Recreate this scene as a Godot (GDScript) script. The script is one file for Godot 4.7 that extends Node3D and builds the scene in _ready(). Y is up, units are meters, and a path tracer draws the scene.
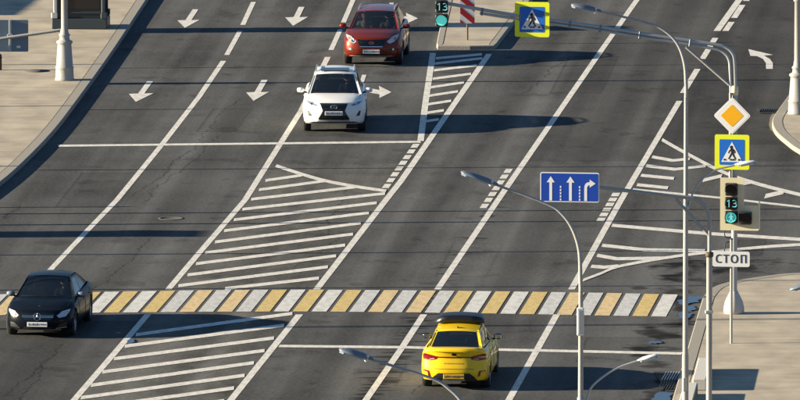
extends Node3D
# A wide city junction seen from a high window with a long lens. x is to the right, z towards the camera, metres.

var M := {}
var used := {}

# ---------------------------------------------------------------- helpers
func numbered(n: String) -> String:
	if not used.has(n):
		used[n] = 0
		return n
	used[n] += 1
	return "%s_%03d" % [n, used[n]]

func thing(called: String, label: String, category: String, at := Vector3.ZERO, turn := 0.0, group := "") -> Node3D:
	var o := Node3D.new()
	o.name = numbered(called)
	add_child(o)
	o.position = at
	o.rotation.y = turn
	o.set_meta("label", label)
	o.set_meta("category", category)
	if group != "":
		o.set_meta("group", group)
	return o

func new_st() -> SurfaceTool:
	var st := SurfaceTool.new()
	st.begin(Mesh.PRIMITIVE_TRIANGLES)
	return st

func add_mesh(called: String, mesh: Mesh, m: Material, parent: Node) -> MeshInstance3D:
	var o := MeshInstance3D.new()
	o.name = called
	o.mesh = mesh
	o.material_override = m
	parent.add_child(o, true)
	return o

func obj(called: String, st: SurfaceTool, m: Material, parent: Node, smooth := true) -> MeshInstance3D:
	st.generate_normals()
	return add_mesh(called, st.commit(), m, parent)

func struct(called: String, st: SurfaceTool, m: Material) -> MeshInstance3D:
	var o := obj(called, st, m, self)
	o.set_meta("kind", "structure")
	return o

func tri(st: SurfaceTool, a: Vector3, b: Vector3, c: Vector3) -> void:
	st.add_vertex(a)
	st.add_vertex(b)
	st.add_vertex(c)

func quad(st: SurfaceTool, a: Vector3, b: Vector3, c: Vector3, d: Vector3) -> void:
	tri(st, a, b, c)
	tri(st, a, c, d)

func flat(st: SurfaceTool) -> void:
	st.set_smooth_group(-1)

func soft(st: SurfaceTool) -> void:
	st.set_smooth_group(0)

# box with chamfered edges, in the frame t
func bx(st: SurfaceTool, t: Transform3D, size: Vector3, c := 0.0) -> void:
	flat(st)
	var h := size * 0.5
	if c <= 0.0:
		var p := []
		for i in 8:
			p.append(t * Vector3(h.x if i & 1 else -h.x, h.y if i & 2 else -h.y, h.z if i & 4 else -h.z))
		for f in [[0, 2, 3, 1], [4, 5, 7, 6], [0, 1, 5, 4], [2, 6, 7, 3], [0, 4, 6, 2], [1, 3, 7, 5]]:
			quad(st, p[f[3]], p[f[2]], p[f[1]], p[f[0]])
		return
	# rounded rectangle outline extruded along y with chamfered rims
	var ring := func(y: float, k: float) -> Array:
		var r := []
		var hx: float = h.x - k
		var hz: float = h.z - k
		for q in [[1, 1], [-1, 1], [-1, -1], [1, -1]]:
			var a: Vector3 = t * Vector3(q[0] * hx, y, q[1] * (hz - c))
			var b: Vector3 = t * Vector3(q[0] * (hx - c), y, q[1] * hz)
			if q[0] * q[1] > 0:
				r.append(a)
				r.append(b)
			else:
				r.append(b)
				r.append(a)
		return r
	var rings := [ring.call(-h.y, c), ring.call(-h.y + c, 0.0), ring.call(h.y - c, 0.0), ring.call(h.y, c)]
	for k in 3:
		for i in 8:
			var j := (i + 1) % 8
			quad(st, rings[k][i], rings[k + 1][i], rings[k + 1][j], rings[k][j])
	for i in range(1, 7):
		tri(st, rings[3][0], rings[3][i + 1], rings[3][i])
		tri(st, rings[0][0], rings[0][i], rings[0][i + 1])

func at(p: Vector3, e := Vector3.ZERO) -> Transform3D:
	return Transform3D(Basis.from_euler(e), p)

# tube along points; r is one radius or one for each point
func tube(st: SurfaceTool, pts: Array, r, seg := 10, caps := true) -> void:
	soft(st)
	var n := pts.size()
	var rings := []
	var up := Vector3(0, 0, 1)
	for i in n:
		var d: Vector3 = (pts[mini(i + 1, n - 1)] - pts[maxi(i - 1, 0)]).normalized()
		if absf(d.dot(up)) > 0.95:
			up = Vector3(1, 0, 0) if absf(d.x) < 0.9 else Vector3(0, 1, 0)
		var s := d.cross(up).normalized()
		var u := s.cross(d).normalized()
		up = u
		var rr: float = r[i] if r is Array else r
		var ring := []
		for k in seg:
			var a := TAU * k / seg
			ring.append(pts[i] + s * cos(a) * rr + u * sin(a) * rr)
		rings.append(ring)
	for i in n - 1:
		for k in seg:
			var j := (k + 1) % seg
			quad(st, rings[i][k], rings[i][j], rings[i + 1][j], rings[i + 1][k])
	if caps:
		flat(st)
		for k in range(1, seg - 1):
			tri(st, rings[0][0], rings[0][k + 1], rings[0][k])
			tri(st, rings[n - 1][0], rings[n - 1][k], rings[n - 1][k + 1])

# smooth curve through points
func curve(pts: Array, per := 5) -> Array:
	var out := []
	var n := pts.size()
	for i in n - 1:
		var a = pts[maxi(i - 1, 0)]
		var b = pts[i]
		var c = pts[i + 1]
		var d = pts[mini(i + 2, n - 1)]
		for k in per:
			out.append(b.cubic_interpolate(c, a, d, float(k) / per))
	out.append(pts[n - 1])
	return out

# turned shape about the axis y of frame t; profile of (radius, height)
func lathe(st: SurfaceTool, t: Transform3D, prof: Array, seg := 20) -> void:
	soft(st)
	for i in prof.size() - 1:
		for k in seg:
			var a0 := TAU * k / seg
			var a1 := TAU * (k + 1) / seg
			var p0: Vector2 = prof[i]
			var p1: Vector2 = prof[i + 1]
			var a := t * Vector3(cos(a0) * p0.x, p0.y, sin(a0) * p0.x)
			var b := t * Vector3(cos(a1) * p0.x, p0.y, sin(a1) * p0.x)
			var c := t * Vector3(cos(a1) * p1.x, p1.y, sin(a1) * p1.x)
			var d := t * Vector3(cos(a0) * p1.x, p1.y, sin(a0) * p1.x)
			if p0.x < 0.0005:
				tri(st, a, d, c)
			elif p1.x < 0.0005:
				tri(st, a, d, b)
			else:
				quad(st, a, d, c, b)

# outline in the xy plane of frame t, thick along z from z0 to z1
func prism(st: SurfaceTool, t: Transform3D, poly: PackedVector2Array, z0: float, z1: float) -> void:
	flat(st)
	var idx := Geometry2D.triangulate_polygon(poly)
	for i in range(0, idx.size(), 3):
		var a := poly[idx[i]]
		var b := poly[idx[i + 1]]
		var c := poly[idx[i + 2]]
		if (b - a).cross(c - a) > 0:
			var s := b
			b = c
			c = s
		tri(st, t * Vector3(a.x, a.y, z1), t * Vector3(b.x, b.y, z1), t * Vector3(c.x, c.y, z1))
		tri(st, t * Vector3(a.x, a.y, z0), t * Vector3(c.x, c.y, z0), t * Vector3(b.x, b.y, z0))
	var ccw := not Geometry2D.is_polygon_clockwise(poly)
	for i in poly.size():
		var a := poly[i]
		var b := poly[(i + 1) % poly.size()]
		if not ccw:
			var s := a
			a = b
			b = s
		quad(st, t * Vector3(a.x, a.y, z0), t * Vector3(a.x, a.y, z1), t * Vector3(b.x, b.y, z1), t * Vector3(b.x, b.y, z0))

func poly(a: Array) -> PackedVector2Array:
	return PackedVector2Array(a)

func round_rect(w: float, h: float, r: float, o := Vector2.ZERO) -> PackedVector2Array:
	var p := PackedVector2Array()
	for q in 4:
		var c := Vector2((w / 2 - r) * (1 if q == 0 or q == 3 else -1), (h / 2 - r) * (1 if q < 2 else -1))
		for k in 5:
			var a := PI / 2 * q + PI / 8 * k
			p.append(o + c + Vector2(cos(a), sin(a)) * r)
	return p

func disc(r: float, o := Vector2.ZERO, n := 20, ry := -1.0) -> PackedVector2Array:
	var p := PackedVector2Array()
	for k in n:
		p.append(o + Vector2(cos(TAU * k / n) * r, sin(TAU * k / n) * (r if ry < 0 else ry)))
	return p

func stroke(a: Vector2, b: Vector2, w: float) -> PackedVector2Array:
	var n := (b - a).orthogonal().normalized() * w * 0.5
	return PackedVector2Array([a + n, b + n, b - n, a - n])

# ---------------------------------------------------------------- materials
func srgb(r: float, g: float, b: float) -> Color:
	return Color(r, g, b).linear_to_srgb()

func mat(c: Color, rough := 0.6, metal := 0.0) -> StandardMaterial3D:
	var m := StandardMaterial3D.new()
	m.albedo_color = c.linear_to_srgb()
	m.roughness = rough
	m.metallic = metal
	return m

func noise(seed: int, freq: float, oct := 3) -> FastNoiseLite:
	var n := FastNoiseLite.new()
	n.seed = seed
	n.frequency = freq
	n.fractal_octaves = oct
	return n

# a tileable grain of two scales between two colours (linear), on world axes
func grain(m: StandardMaterial3D, seed: int, a: Color, b: Color, freq: float, metres: float, bias := 0.5) -> StandardMaterial3D:
	var t := NoiseTexture2D.new()
	t.width = 512
	t.height = 512
	t.seamless = true
	t.noise = noise(seed, freq, 4)
	var r := Gradient.new()
	r.set_color(0, a.linear_to_srgb())
	r.set_color(1, b.linear_to_srgb())
	r.set_offset(0, bias - 0.3)
	r.set_offset(1, bias + 0.3)
	t.color_ramp = r
	m.albedo_color = Color.WHITE
	m.albedo_texture = t
	m.uv1_triplanar = true
	m.uv1_world_triplanar = true
	m.uv1_scale = Vector3.ONE / metres
	return m

func car_paint(c: Color, metal := 0.2, rough := 0.35) -> StandardMaterial3D:
	var m := mat(c, rough, metal)
	m.clearcoat_enabled = true
	m.clearcoat = 0.55
	m.metallic_specular = 0.3
	m.clearcoat_roughness = 0.04
	return m

func glass(c: Color, a: float) -> StandardMaterial3D:
	var m := mat(c, 0.02)
	m.transparency = BaseMaterial3D.TRANSPARENCY_ALPHA
	m.albedo_color.a = a
	return m

func glow(c: Color, e: float) -> StandardMaterial3D:
	var m := mat(c, 0.3)
	m.emission_enabled = true
	m.emission = c.linear_to_srgb()
	m.emission_energy_multiplier = e
	return m

# x of a polyline (given far to near) at depth z
func x_at(l: Array, z: float) -> float:
	for i in l.size() - 1:
		if z <= l[i + 1].y or i == l.size() - 2:
			var t: float = (z - l[i].y) / (l[i + 1].y - l[i].y)
			return lerpf(l[i].x, l[i + 1].x, t)
	return 0.0

const TW := 1024
const TH := 2048
const X0 := -22.0
const XW := 44.0
const Z0 := -64.0
const ZW := 124.0

func layer(seed: int, freq: float, w: int, h: int, oct := 3) -> PackedByteArray:
	var im := noise(seed, freq, oct).get_image(w, h)
	if w != TW or h != TH:
		im.resize(TW, TH, Image.INTERPOLATE_CUBIC)
	im.convert(Image.FORMAT_L8)
	return im.get_data()

# asphalt: fine aggregate, patches, worn lanes, oil along the lane centres, dust between the hatched lines, cracks, bitumen smears
func asphalt_image() -> Image:
	var fine := layer(3, 0.35, TW, TH, 2)
	var mid := layer(5, 0.03, TW, TH, 4)
	var big := layer(7, 0.006, TW, TH, 3)
	var streak := layer(9, 0.035, TW, 40, 3)
	var smear := layer(11, 0.11, 220, TH, 2)
	var wet := layer(13, 0.02, TW, TH, 4)
	var d := PackedByteArray()
	d.resize(TW * TH * 3)
	var i := 0
	var skew := 0.072 * ZW / TH * TW / XW
	for y in TH:
		var z := Z0 + ZW * (y + 0.5) / TH
		var xl := x_at(line_hl, z)
		var xr := x_at(line_hr, z)
		var xc := x_at(line_c, z)
		var xd := x_at(line_d, z)
		var x1 := x_at(line_l, z)
		var dusty := z > -8.5
		var sh := int(skew * (y - TH / 2))
		var row := y * TW
		for x in TW:
			var wx := X0 + XW * (x + 0.5) / TW
			var s := streak[row + posmod(x + sh, TW)] / 255.0 - 0.5
			var m := mid[i] / 255.0 - 0.5
			var v := 0.092 * (1.0 + 0.60 * (fine[i] / 255.0 - 0.5) + 0.24 * m + 0.40 * (big[i] / 255.0 - 0.5) + 0.60 * s)
			var br := 0.0
			if dusty and wx > xl and wx < xr:
				v *= 1.12 + 0.25 * m
				br = 0.055
			else:
				# dark oil along the middle of each lane, broken up
				var q := wx - (xr + xc) * 0.5
				var q2 := wx - (xc + xd) * 0.5
				var q3 := wx - (x1 + xl) * 0.5
				var oil := exp(-q * q * 9.0) * 0.40 + exp(-q2 * q2 * 5.0) * 0.24 + exp(-q3 * q3 * 4.0) * 0.20
				for w0 in [absf(q) - 0.85, absf(q2) - 0.85, absf(q3) - 0.85]:
					if absf(w0) < 0.5:
						v *= 1.0 + 0.10 * exp(-w0 * w0 * 14.0) * (1.0 + 2.0 * s)
				v *= 1.0 - oil * clampf(0.75 + 1.8 * s + 1.4 * m, 0.0, 1.3)
				# bitumen smears beside the lane line
				var c := wx - xc
				if z > -2.0 and absf(c) < 0.75 and (z > 26.0 or c > -0.2 or z > 8.0):
					var k := smear[i] / 255.0 * 1.25 - absf(c) * 0.75 - (0.10 if z < 22.0 else -0.05)
					if k > 0.52:
						v *= lerpf(1.0, 0.36, clampf((k - 0.52) * 6.0, 0.0, 1.0))
			# corner darkening of the view painted into the asphalt, stepped at the lane lines
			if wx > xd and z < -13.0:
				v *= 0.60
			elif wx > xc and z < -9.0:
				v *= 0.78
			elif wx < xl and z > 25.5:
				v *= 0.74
			var w := wet[i] / 255.0
			if w > 0.70:
				v *= 1.0 - 0.25 * clampf((w - 0.70) * 10.0, 0.0, 1.0)
			d[i * 3] = int(clampf(pow(v * (1.0 + br), 0.4545), 0.0, 1.0) * 255.0)
			d[i * 3 + 1] = int(clampf(pow(v * (1.005 + br * 0.4), 0.4545), 0.0, 1.0) * 255.0)
			d[i * 3 + 2] = int(clampf(pow(v * (1.01 - br * 0.7), 0.4545), 0.0, 1.0) * 255.0)
			i += 1
	# repaired rectangles cut into the surface: centre, half width, half length, tone
	for r in [[Vector2(9.69, 10.60), 0.42, 1.8, 0.72], [Vector2(5.75, -30.98), 0.8, 5.0, 0.86], [Vector2(-1.95, 7.79), 0.0, 0.0, 1.0], [Vector2(-8.62, -2.29), 0.9, 4.0, 0.88], [Vector2(1.92, 13.15), 0.7, 3.5, 1.10], [Vector2(-5.27, -19.21), 0.6, 3.0, 0.87], [Vector2(5.72, 31.12), 1.0, 2.4, 0.88], [Vector2(0.51, 35.78), 0.5, 2.0, 1.10]]:
		var c: Vector2 = r[0]
		for py in range(int((c.y - r[2] - Z0) / ZW * TH), int((c.y + r[2] - Z0) / ZW * TH)):
			var dz: float = Z0 + ZW * (py + 0.5) / TH - c.y
			var cx: float = c.x - 0.072 * dz
			for px in range(int((cx - r[1] - X0) / XW * TW), int((cx + r[1] - X0) / XW * TW)):
				var e: float = minf(r[1] - absf(X0 + XW * (px + 0.5) / TW - cx), (r[2] - absf(dz)) * 0.4)
				var f: float = r[3] * (0.75 if e < 0.05 else 1.0)
				var j := (py * TW + px) * 3
				for ch in 3:
					d[j + ch] = int(clampf(d[j + ch] * pow(f, 0.4545), 0.0, 255.0))
	# damp and dirt spreading from the right gutter: centre, radii
	for r in [[Vector2(7.32, 19.97), 0.50, 2.6], [Vector2(7.96, 15.66), 0.9, 3.0], [Vector2(7.54, 14.83), 0.6, 1.6], [Vector2(6.83, 28.07), 0.6, 1.9], [Vector2(7.12, 26.52), 0.5, 1.4], [Vector2(6.65, 30.36), 0.75, 2.2], [Vector2(6.23, 31.50), 0.5, 1.2], [Vector2(6.78, 35.23), 0.5, 2.8], [Vector2(6.68, 39.77), 0.6, 2.6], [Vector2(7.55, 22.98), 0.35, 2.4], [Vector2(6.50, 26.13), 0.45, 0.8], [Vector2(9.16, 14.83), 1.0, 1.6], [Vector2(9.88, 13.57), 0.8, 1.2], [Vector2(6.48, 18.95), 0.35, 0.5]]:
		var c: Vector2 = r[0]
		for py in range(int((c.y - r[2] * 1.5 - Z0) / ZW * TH), int((c.y + r[2] * 1.5 - Z0) / ZW * TH)):
			for px in range(int((c.x - r[1] * 1.5 - X0) / XW * TW), int((c.x + r[1] * 1.5 - X0) / XW * TW)):
				var j := py * TW + px
				var u: float = (X0 + XW * (px + 0.5) / TW - c.x) / r[1]
				var w: float = (Z0 + ZW * (py + 0.5) / TH - c.y) / r[2]
				var k: float = 0.75 - sqrt(u * u + w * w) + 2.6 * (mid[j] / 255.0 - 0.5) + 0.8 * (smear[j] / 255.0 - 0.5)
				if k > 0.0:
					var f := lerpf(1.0, 0.62, clampf(k * 1.5, 0.0, 1.0))
					for ch in 3:
						d[j * 3 + ch] = int(maxf(d[j * 3 + ch] * f, 34.0 + ch * 3.0))
	var im := Image.create_from_data(TW, TH, false, Image.FORMAT_RGB8, d)
	# cracks wander along the lanes
	var rng := RandomNumberGenerator.new()
	rng.seed = 21
	for c in [[Vector2(-4.80, -24.87), 24.0], [Vector2(-5.30, -15.45), 16.0], [Vector2(-1.58, -2.29), 10.0], [Vector2(-9.18, 33.00), 9.0], [Vector2(-6.96, 8.44), 12.0], [Vector2(-8.82, 29.98), 12.0], [Vector2(5.02, -35.06), 9.0], [Vector2(2.05, 27.30), 12.0], [Vector2(-1.67, 7.79), 7.0], [Vector2(-10.81, 1.13), 6.0]]:
		var p: Vector2 = c[0]
		var end: float = p.y + c[1]
		while p.y < end:
			p.y += 0.06
			p.x += rng.randf_range(-0.032, 0.028) - 0.005
			if rng.randf() < 0.1:
				p.x += rng.randf_range(-0.05, 0.05)
			if rng.randf() < 0.75:
				var px := int((p.x - X0) / XW * TW)
				var py := int((p.y - Z0) / ZW * TH)
				if px > 1 and px < TW - 2 and py > 0 and py < TH:
					im.set_pixel(px, py, im.get_pixel(px, py).darkened(rng.randf_range(0.2, 0.45)))
	im.generate_mipmaps()
	return im

# worn road paint: chips and hairline gaps down to the asphalt
func paint_mat(c: Color, seed: int) -> StandardMaterial3D:
	var a := noise(seed, 0.12, 4).get_seamless_image(512, 512).get_data()
	var b := noise(seed + 1, 0.018, 3).get_seamless_image(512, 512).get_data()
	var d := PackedByteArray()
	d.resize(512 * 512 * 3)
	for i in 512 * 512:
		var n := a[i] / 255.0
		var g := b[i] / 255.0
		var k := 0.90 + 0.22 * (n - 0.5) + 0.42 * (g - 0.5)
		var chip := clampf((0.285 + 0.22 * (g - 0.5) - n) * 12.0, 0.0, 1.0)
		for ch in 3:
			var v: float = lerpf(c[ch] * k, 0.11, chip * 0.8)
			d[i * 3 + ch] = int(pow(clampf(v, 0.0, 1.0), 0.4545) * 255.0)
	var m := StandardMaterial3D.new()
	var im := Image.create_from_data(512, 512, false, Image.FORMAT_RGB8, d)
	im.generate_mipmaps()
	m.albedo_texture = ImageTexture.create_from_image(im)
	m.uv1_triplanar = true
	m.uv1_world_triplanar = true
	m.uv1_scale = Vector3(0.45, 0.45, 0.17)
	m.roughness = 0.75
	return m

# small pale paving seen very flat: streaks across the view and blotches of dirt
func paving_mat() -> StandardMaterial3D:
	var n := 1024
	var a := noise(31, 0.05, 4).get_image(n / 8, n)
	a.resize(n, n, Image.INTERPOLATE_CUBIC)
	a.convert(Image.FORMAT_L8)
	var ad := a.get_data()
	var b := noise(33, 0.012, 4).get_image(n, n).get_data()
	var f := noise(35, 0.4, 2).get_image(n, n).get_data()
	var d := PackedByteArray()
	d.resize(n * n * 3)
	for i in n * n:
		var v := 0.345 * (1.0 + 0.27 * (ad[i] / 255.0 - 0.5) + 0.48 * (b[i] / 255.0 - 0.5) + 0.24 * (f[i] / 255.0 - 0.5))
		d[i * 3] = int(pow(v * 1.11, 0.4545) * 255.0)
		d[i * 3 + 1] = int(pow(v * 0.945, 0.4545) * 255.0)
		d[i * 3 + 2] = int(pow(v * 0.72, 0.4545) * 255.0)
	var m := StandardMaterial3D.new()
	var im := Image.create_from_data(n, n, false, Image.FORMAT_RGB8, d)
	im.generate_mipmaps()
	m.albedo_texture = ImageTexture.create_from_image(im)
	m.uv1_triplanar = true
	m.uv1_world_triplanar = true
	m.uv1_scale = Vector3(0.06, 0.06, 0.028)
	m.roughness = 0.9
	return m

func make_materials() -> void:
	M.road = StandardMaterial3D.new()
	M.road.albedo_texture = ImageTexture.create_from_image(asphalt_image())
	M.road.roughness = 0.92
	M.road.metallic_specular = 0.1
	M.ground = grain(mat(Color.WHITE, 0.95), 41, Color(0.07, 0.07, 0.066), Color(0.1, 0.1, 0.095), 0.05, 3.0)
	M.white_line = paint_mat(Color(0.70, 0.67, 0.615), 51)
	M.yellow_line = paint_mat(Color(0.64, 0.47, 0.17), 61)
	M.yellow_pale = paint_mat(Color(0.68, 0.51, 0.26), 65)
	M.white_stripe = paint_mat(Color(0.57, 0.565, 0.55), 71)
	M.white_bright = paint_mat(Color(0.66, 0.645, 0.61), 75)
	M.paving = paving_mat()
	M.kerb = grain(mat(Color.WHITE, 0.85), 45, Color(0.20, 0.18, 0.15), Color(0.37, 0.34, 0.29), 0.06, 1.6)
	M.soil = grain(mat(Color.WHITE, 0.95), 46, Color(0.05, 0.045, 0.04), Color(0.1, 0.09, 0.075), 0.1, 1.0)
	M.sand = grain(mat(Color.WHITE, 0.95), 47, Color(0.10, 0.09, 0.075), Color(0.24, 0.205, 0.155), 0.09, 1.4)
	M.pole = grain(mat(Color.WHITE, 0.42), 52, Color(0.26, 0.258, 0.245), Color(0.42, 0.415, 0.39), 0.05, 0.9)
	M.galv = grain(mat(Color.WHITE, 0.42, 0.35), 53, Color(0.32, 0.34, 0.35), Color(0.46, 0.48, 0.49), 0.06, 0.5)
	M.lamp_grey = mat(Color(0.16, 0.19, 0.23), 0.45, 0.3)
	M.lamp_white = mat(Color(0.62, 0.63, 0.63), 0.4)
	M.lamp_lens = mat(Color(0.22, 0.27, 0.34), 0.15)
	M.bracket = mat(Color(0.10, 0.07, 0.045), 0.7, 0.2)
	M.concrete = grain(mat(Color.WHITE, 0.9), 54, Color(0.42, 0.40, 0.36), Color(0.60, 0.58, 0.53), 0.05, 0.8)
	M.ochre = grain(mat(Color.WHITE, 0.85), 55, Color(0.26, 0.19, 0.06), Color(0.40, 0.31, 0.12), 0.06, 0.8)
	M.puddle = mat(Color(0.012, 0.014, 0.016), 0.03)
	M.damp = mat(Color(0.03, 0.031, 0.032), 0.62)
	M.iron = mat(Color(0.03, 0.03, 0.032), 0.55, 0.5)
	M.sign_white = mat(Color(0.74, 0.75, 0.76), 0.4)
	M.sign_lime = mat(Color(0.72, 0.78, 0.02), 0.5)
	M.sign_blue = mat(Color(0.012, 0.135, 0.56), 0.4)
	M.lane_blue = mat(Color(0.008, 0.055, 0.38), 0.4)
	M.sign_amber = mat(Color(0.80, 0.40, 0.008), 0.4)
	M.sign_black = mat(Color(0.012, 0.012, 0.013), 0.5)
	M.sign_red = mat(Color(0.40, 0.012, 0.018), 0.45)
	M.sign_back = mat(Color(0.17, 0.23, 0.29), 0.5, 0.4)
	M.cream = mat(Color(0.74, 0.66, 0.44), 0.55)
	M.light_case = mat(Color(0.016, 0.018, 0.02), 0.5)
	M.lens_dark = mat(Color(0.02, 0.012, 0.011), 0.12)
	M.green_on = glow(Color(0.10, 0.62, 0.54), 0.2)
	M.digit_on = glow(Color(0.28, 0.80, 0.78), 0.19)
	M.green_dim = glow(Color(0.03, 0.26, 0.24), 0.25)
	M.kiosk = mat(Color(0.016, 0.022, 0.028), 0.3)
	M.kiosk_trim = mat(Color(0.028, 0.042, 0.052), 0.45)
	M.kiosk_panel = mat(Color(0.012, 0.011, 0.014), 0.12)
	M.silver = mat(Color(0.45, 0.47, 0.50), 0.35, 0.6)
	M.brown_post = mat(Color(0.07, 0.045, 0.03), 0.8)
	# vehicles
	M.white_paint = car_paint(Color(0.78, 0.77, 0.74), 0.0, 0.4)
	M.red_paint = car_paint(Color(0.165, 0.017, 0.006), 0.35, 0.32)
	M.black_paint = car_paint(Color(0.005, 0.007, 0.011), 0.0, 0.3)
	M.black_paint.clearcoat = 0.18
	M.black_paint.metallic_specular = 0.12
	M.taxi_paint = car_paint(Color(0.80, 0.52, 0.006), 0.0, 0.4)
	M.trim = mat(Color(0.012, 0.012, 0.013), 0.5)
	M.gloss_black = mat(Color(0.008, 0.008, 0.009), 0.12)
	M.tyre = mat(Color(0.018, 0.018, 0.018), 0.9)
	M.rim = mat(Color(0.36, 0.37, 0.39), 0.32, 0.8)
	M.chrome = mat(Color(0.62, 0.63, 0.65), 0.12, 1.0)
	M.lamp_clear = mat(Color(0.50, 0.53, 0.57), 0.08, 0.4)
	M.amber_lens = mat(Color(0.55, 0.20, 0.02), 0.15)
	M.tail_red = mat(Color(0.16, 0.004, 0.007), 0.12)
	M.box_black = mat(Color(0.006, 0.007, 0.009), 0.38)
	M.tail_clear = mat(Color(0.55, 0.35, 0.36), 0.1)
	M.plate = mat(Color(0.60, 0.61, 0.63), 0.5)
	M.plate_yellow = mat(Color(0.62, 0.36, 0.03), 0.5)
	M.plate_ink = mat(Color(0.06, 0.06, 0.065), 0.6)
	M.glass = glass(Color(0.006, 0.008, 0.010), 0.76)
	M.dark_glass = glass(Color(0.005, 0.007, 0.009), 0.88)
	M.cabin = mat(Color(0.012, 0.012, 0.013), 0.85)
	M.seat = mat(Color(0.022, 0.021, 0.022), 0.8)
	M.skin = mat(Color(0.50, 0.30, 0.21), 0.55)
	M.hair_dark = mat(Color(0.03, 0.02, 0.014), 0.7)
	M.hair_fair = mat(Color(0.32, 0.20, 0.09), 0.7)
	M.shirt_dark = mat(Color(0.03, 0.035, 0.05), 0.9)
	M.shirt_pale = mat(Color(0.42, 0.40, 0.33), 0.9)
	M.shirt_grey = mat(Color(0.16, 0.16, 0.17), 0.9)
	M.eye = mat(Color(0.02, 0.015, 0.012), 0.3)

# ---------------------------------------------------------------- lane lines, far to near
var line_l := [Vector2(-4.80, -51.74), Vector2(-5.13, -43.22), Vector2(-5.54, -34.79), Vector2(-6.15, -25.13), Vector2(-7.09, -12.50), Vector2(-8.08, 0.00), Vector2(-8.80, 7.36), Vector2(-9.49, 14.62), Vector2(-9.88, 18.95), Vector2(-11.72, 37.61)]
var line_hl := [Vector2(-1.54, -52.34), Vector2(-1.92, -43.51), Vector2(-2.27, -35.89), Vector2(-3.00, -21.51), Vector2(-3.45, -14.71), Vector2(-4.42, 0.00), Vector2(-5.50, 11.24), Vector2(-6.26, 19.36), Vector2(-6.67, 23.97), Vector2(-8.23, 40.30)]
var line_hr := [Vector2(4.20, -52.34), Vector2(2.81, -36.73), Vector2(1.74, -24.35), Vector2(0.03, -4.38), Vector2(-0.40, 0.00), Vector2(-2.24, 19.16), Vector2(-2.68, 24.37), Vector2(-4.27, 40.30)]
var line_c := [Vector2(7.77, -52.34), Vector2(6.35, -37.56), Vector2(5.10, -24.35), Vector2(2.80, 0.00), Vector2(1.00, 19.36), Vector2(0.64, 24.17), Vector2(0.03, 30.93), Vector2(-0.86, 40.30)]
var line_d := [Vector2(11.12, -52.34), Vector2(10.05, -41.22), Vector2(8.55, -24.35), Vector2(6.31, 0.00), Vector2(5.57, 8.44), Vector2(4.58, 19.77), Vector2(4.14, 24.56), Vector2(2.75, 40.30)]

var road: MeshInstance3D

func sub_line(l: Array, za: float, zb: float) -> Array:
	var out := [Vector2(x_at(l, za), za)]
	for p in l:
		if p.y > za + 0.05 and p.y < zb - 0.05:
			out.append(p)
	out.append(Vector2(x_at(l, zb), zb))
	return out

# flat painted band along points, in the plane y = h
func ribbon(pts: Array, w: float, h: float) -> SurfaceTool:
	var st := new_st()
	flat(st)
	var n := pts.size()
	var L := []
	var R := []
	for i in n:
		var d: Vector2 = (pts[mini(i + 1, n - 1)] - pts[maxi(i - 1, 0)]).normalized()
		var s := Vector2(-d.y, d.x) * w * 0.5
		L.append(Vector3(pts[i].x + s.x, h, pts[i].y + s.y))
		R.append(Vector3(pts[i].x - s.x, h, pts[i].y - s.y))
	for i in n - 1:
		quad(st, L[i], L[i + 1], R[i + 1], R[i])
	return st

func sheet(p: PackedVector2Array, h: float) -> SurfaceTool:
	var st := new_st()
	flat(st)
	var idx := Geometry2D.triangulate_polygon(p)
	for i in range(0, idx.size(), 3):
		var a := p[idx[i]]
		var b := p[idx[i + 1]]
		var c := p[idx[i + 2]]
		if (b - a).cross(c - a) < 0:
			var s := b
			b = c
			c = s
		tri(st, Vector3(a.x, h, a.y), Vector3(b.x, h, b.y), Vector3(c.x, h, c.y))
	return st

func mark(called: String, pts: Array, w: float, h := 0.004, m: Material = null) -> void:
	obj(called, ribbon(pts, w, h), M.white_line if m == null else m, road)

# band whose ends are cut along the traffic: w is its length along the road
func cross_band(called: String, pts: Array, w: float, h := 0.008) -> void:
	var st := new_st()
	flat(st)
	var k := Vector3(-0.036, 0, 0.5) * w
	for i in pts.size() - 1:
		var a := Vector3(pts[i].x, h, pts[i].y)
		var b := Vector3(pts[i + 1].x, h, pts[i + 1].y)
		quad(st, a - k, b - k, b + k, a + k)
	obj(called, st, M.white_line, road)

func zrow(p: Vector2) -> float:
	return p.y

# hatch bar across the traffic, ends cut along the lane lines
func bar(a: Vector2, b: Vector2, w := 0.44, h := 0.008) -> void:
	var s := Vector2(0, w * 0.70)
	var sk := Vector2(0.03, -0.4) * 0.0
	obj("hatch_stripe", sheet(poly([a - s + sk, b - s + sk, b + s, a + s]), h), M.white_line, road)

func arrow_down(top: Vector2, left: Vector2, right: Vector2, tip: Vector2) -> void:
	var mid := (left + right) * 0.5
	var d := (tip - top).normalized()
	var s := Vector2(-d.y, d.x).normalized() * 0.095
	obj("lane_arrow", sheet(poly([top + s, mid + s, right if s.x > 0 else left, tip, left if s.x > 0 else right, mid - s, top - s]), 0.006), M.white_line, road)

# short rungs beside a lane line
func rungs(a: Vector2, b: Vector2, n: int, w := 0.2) -> void:
	for i in n:
		var p := a.lerp(b, float(i) / n)
		var q := a.lerp(b, (i + 0.7) / n)
		mark("edge_dash", [p, q], w, 0.006)

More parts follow.
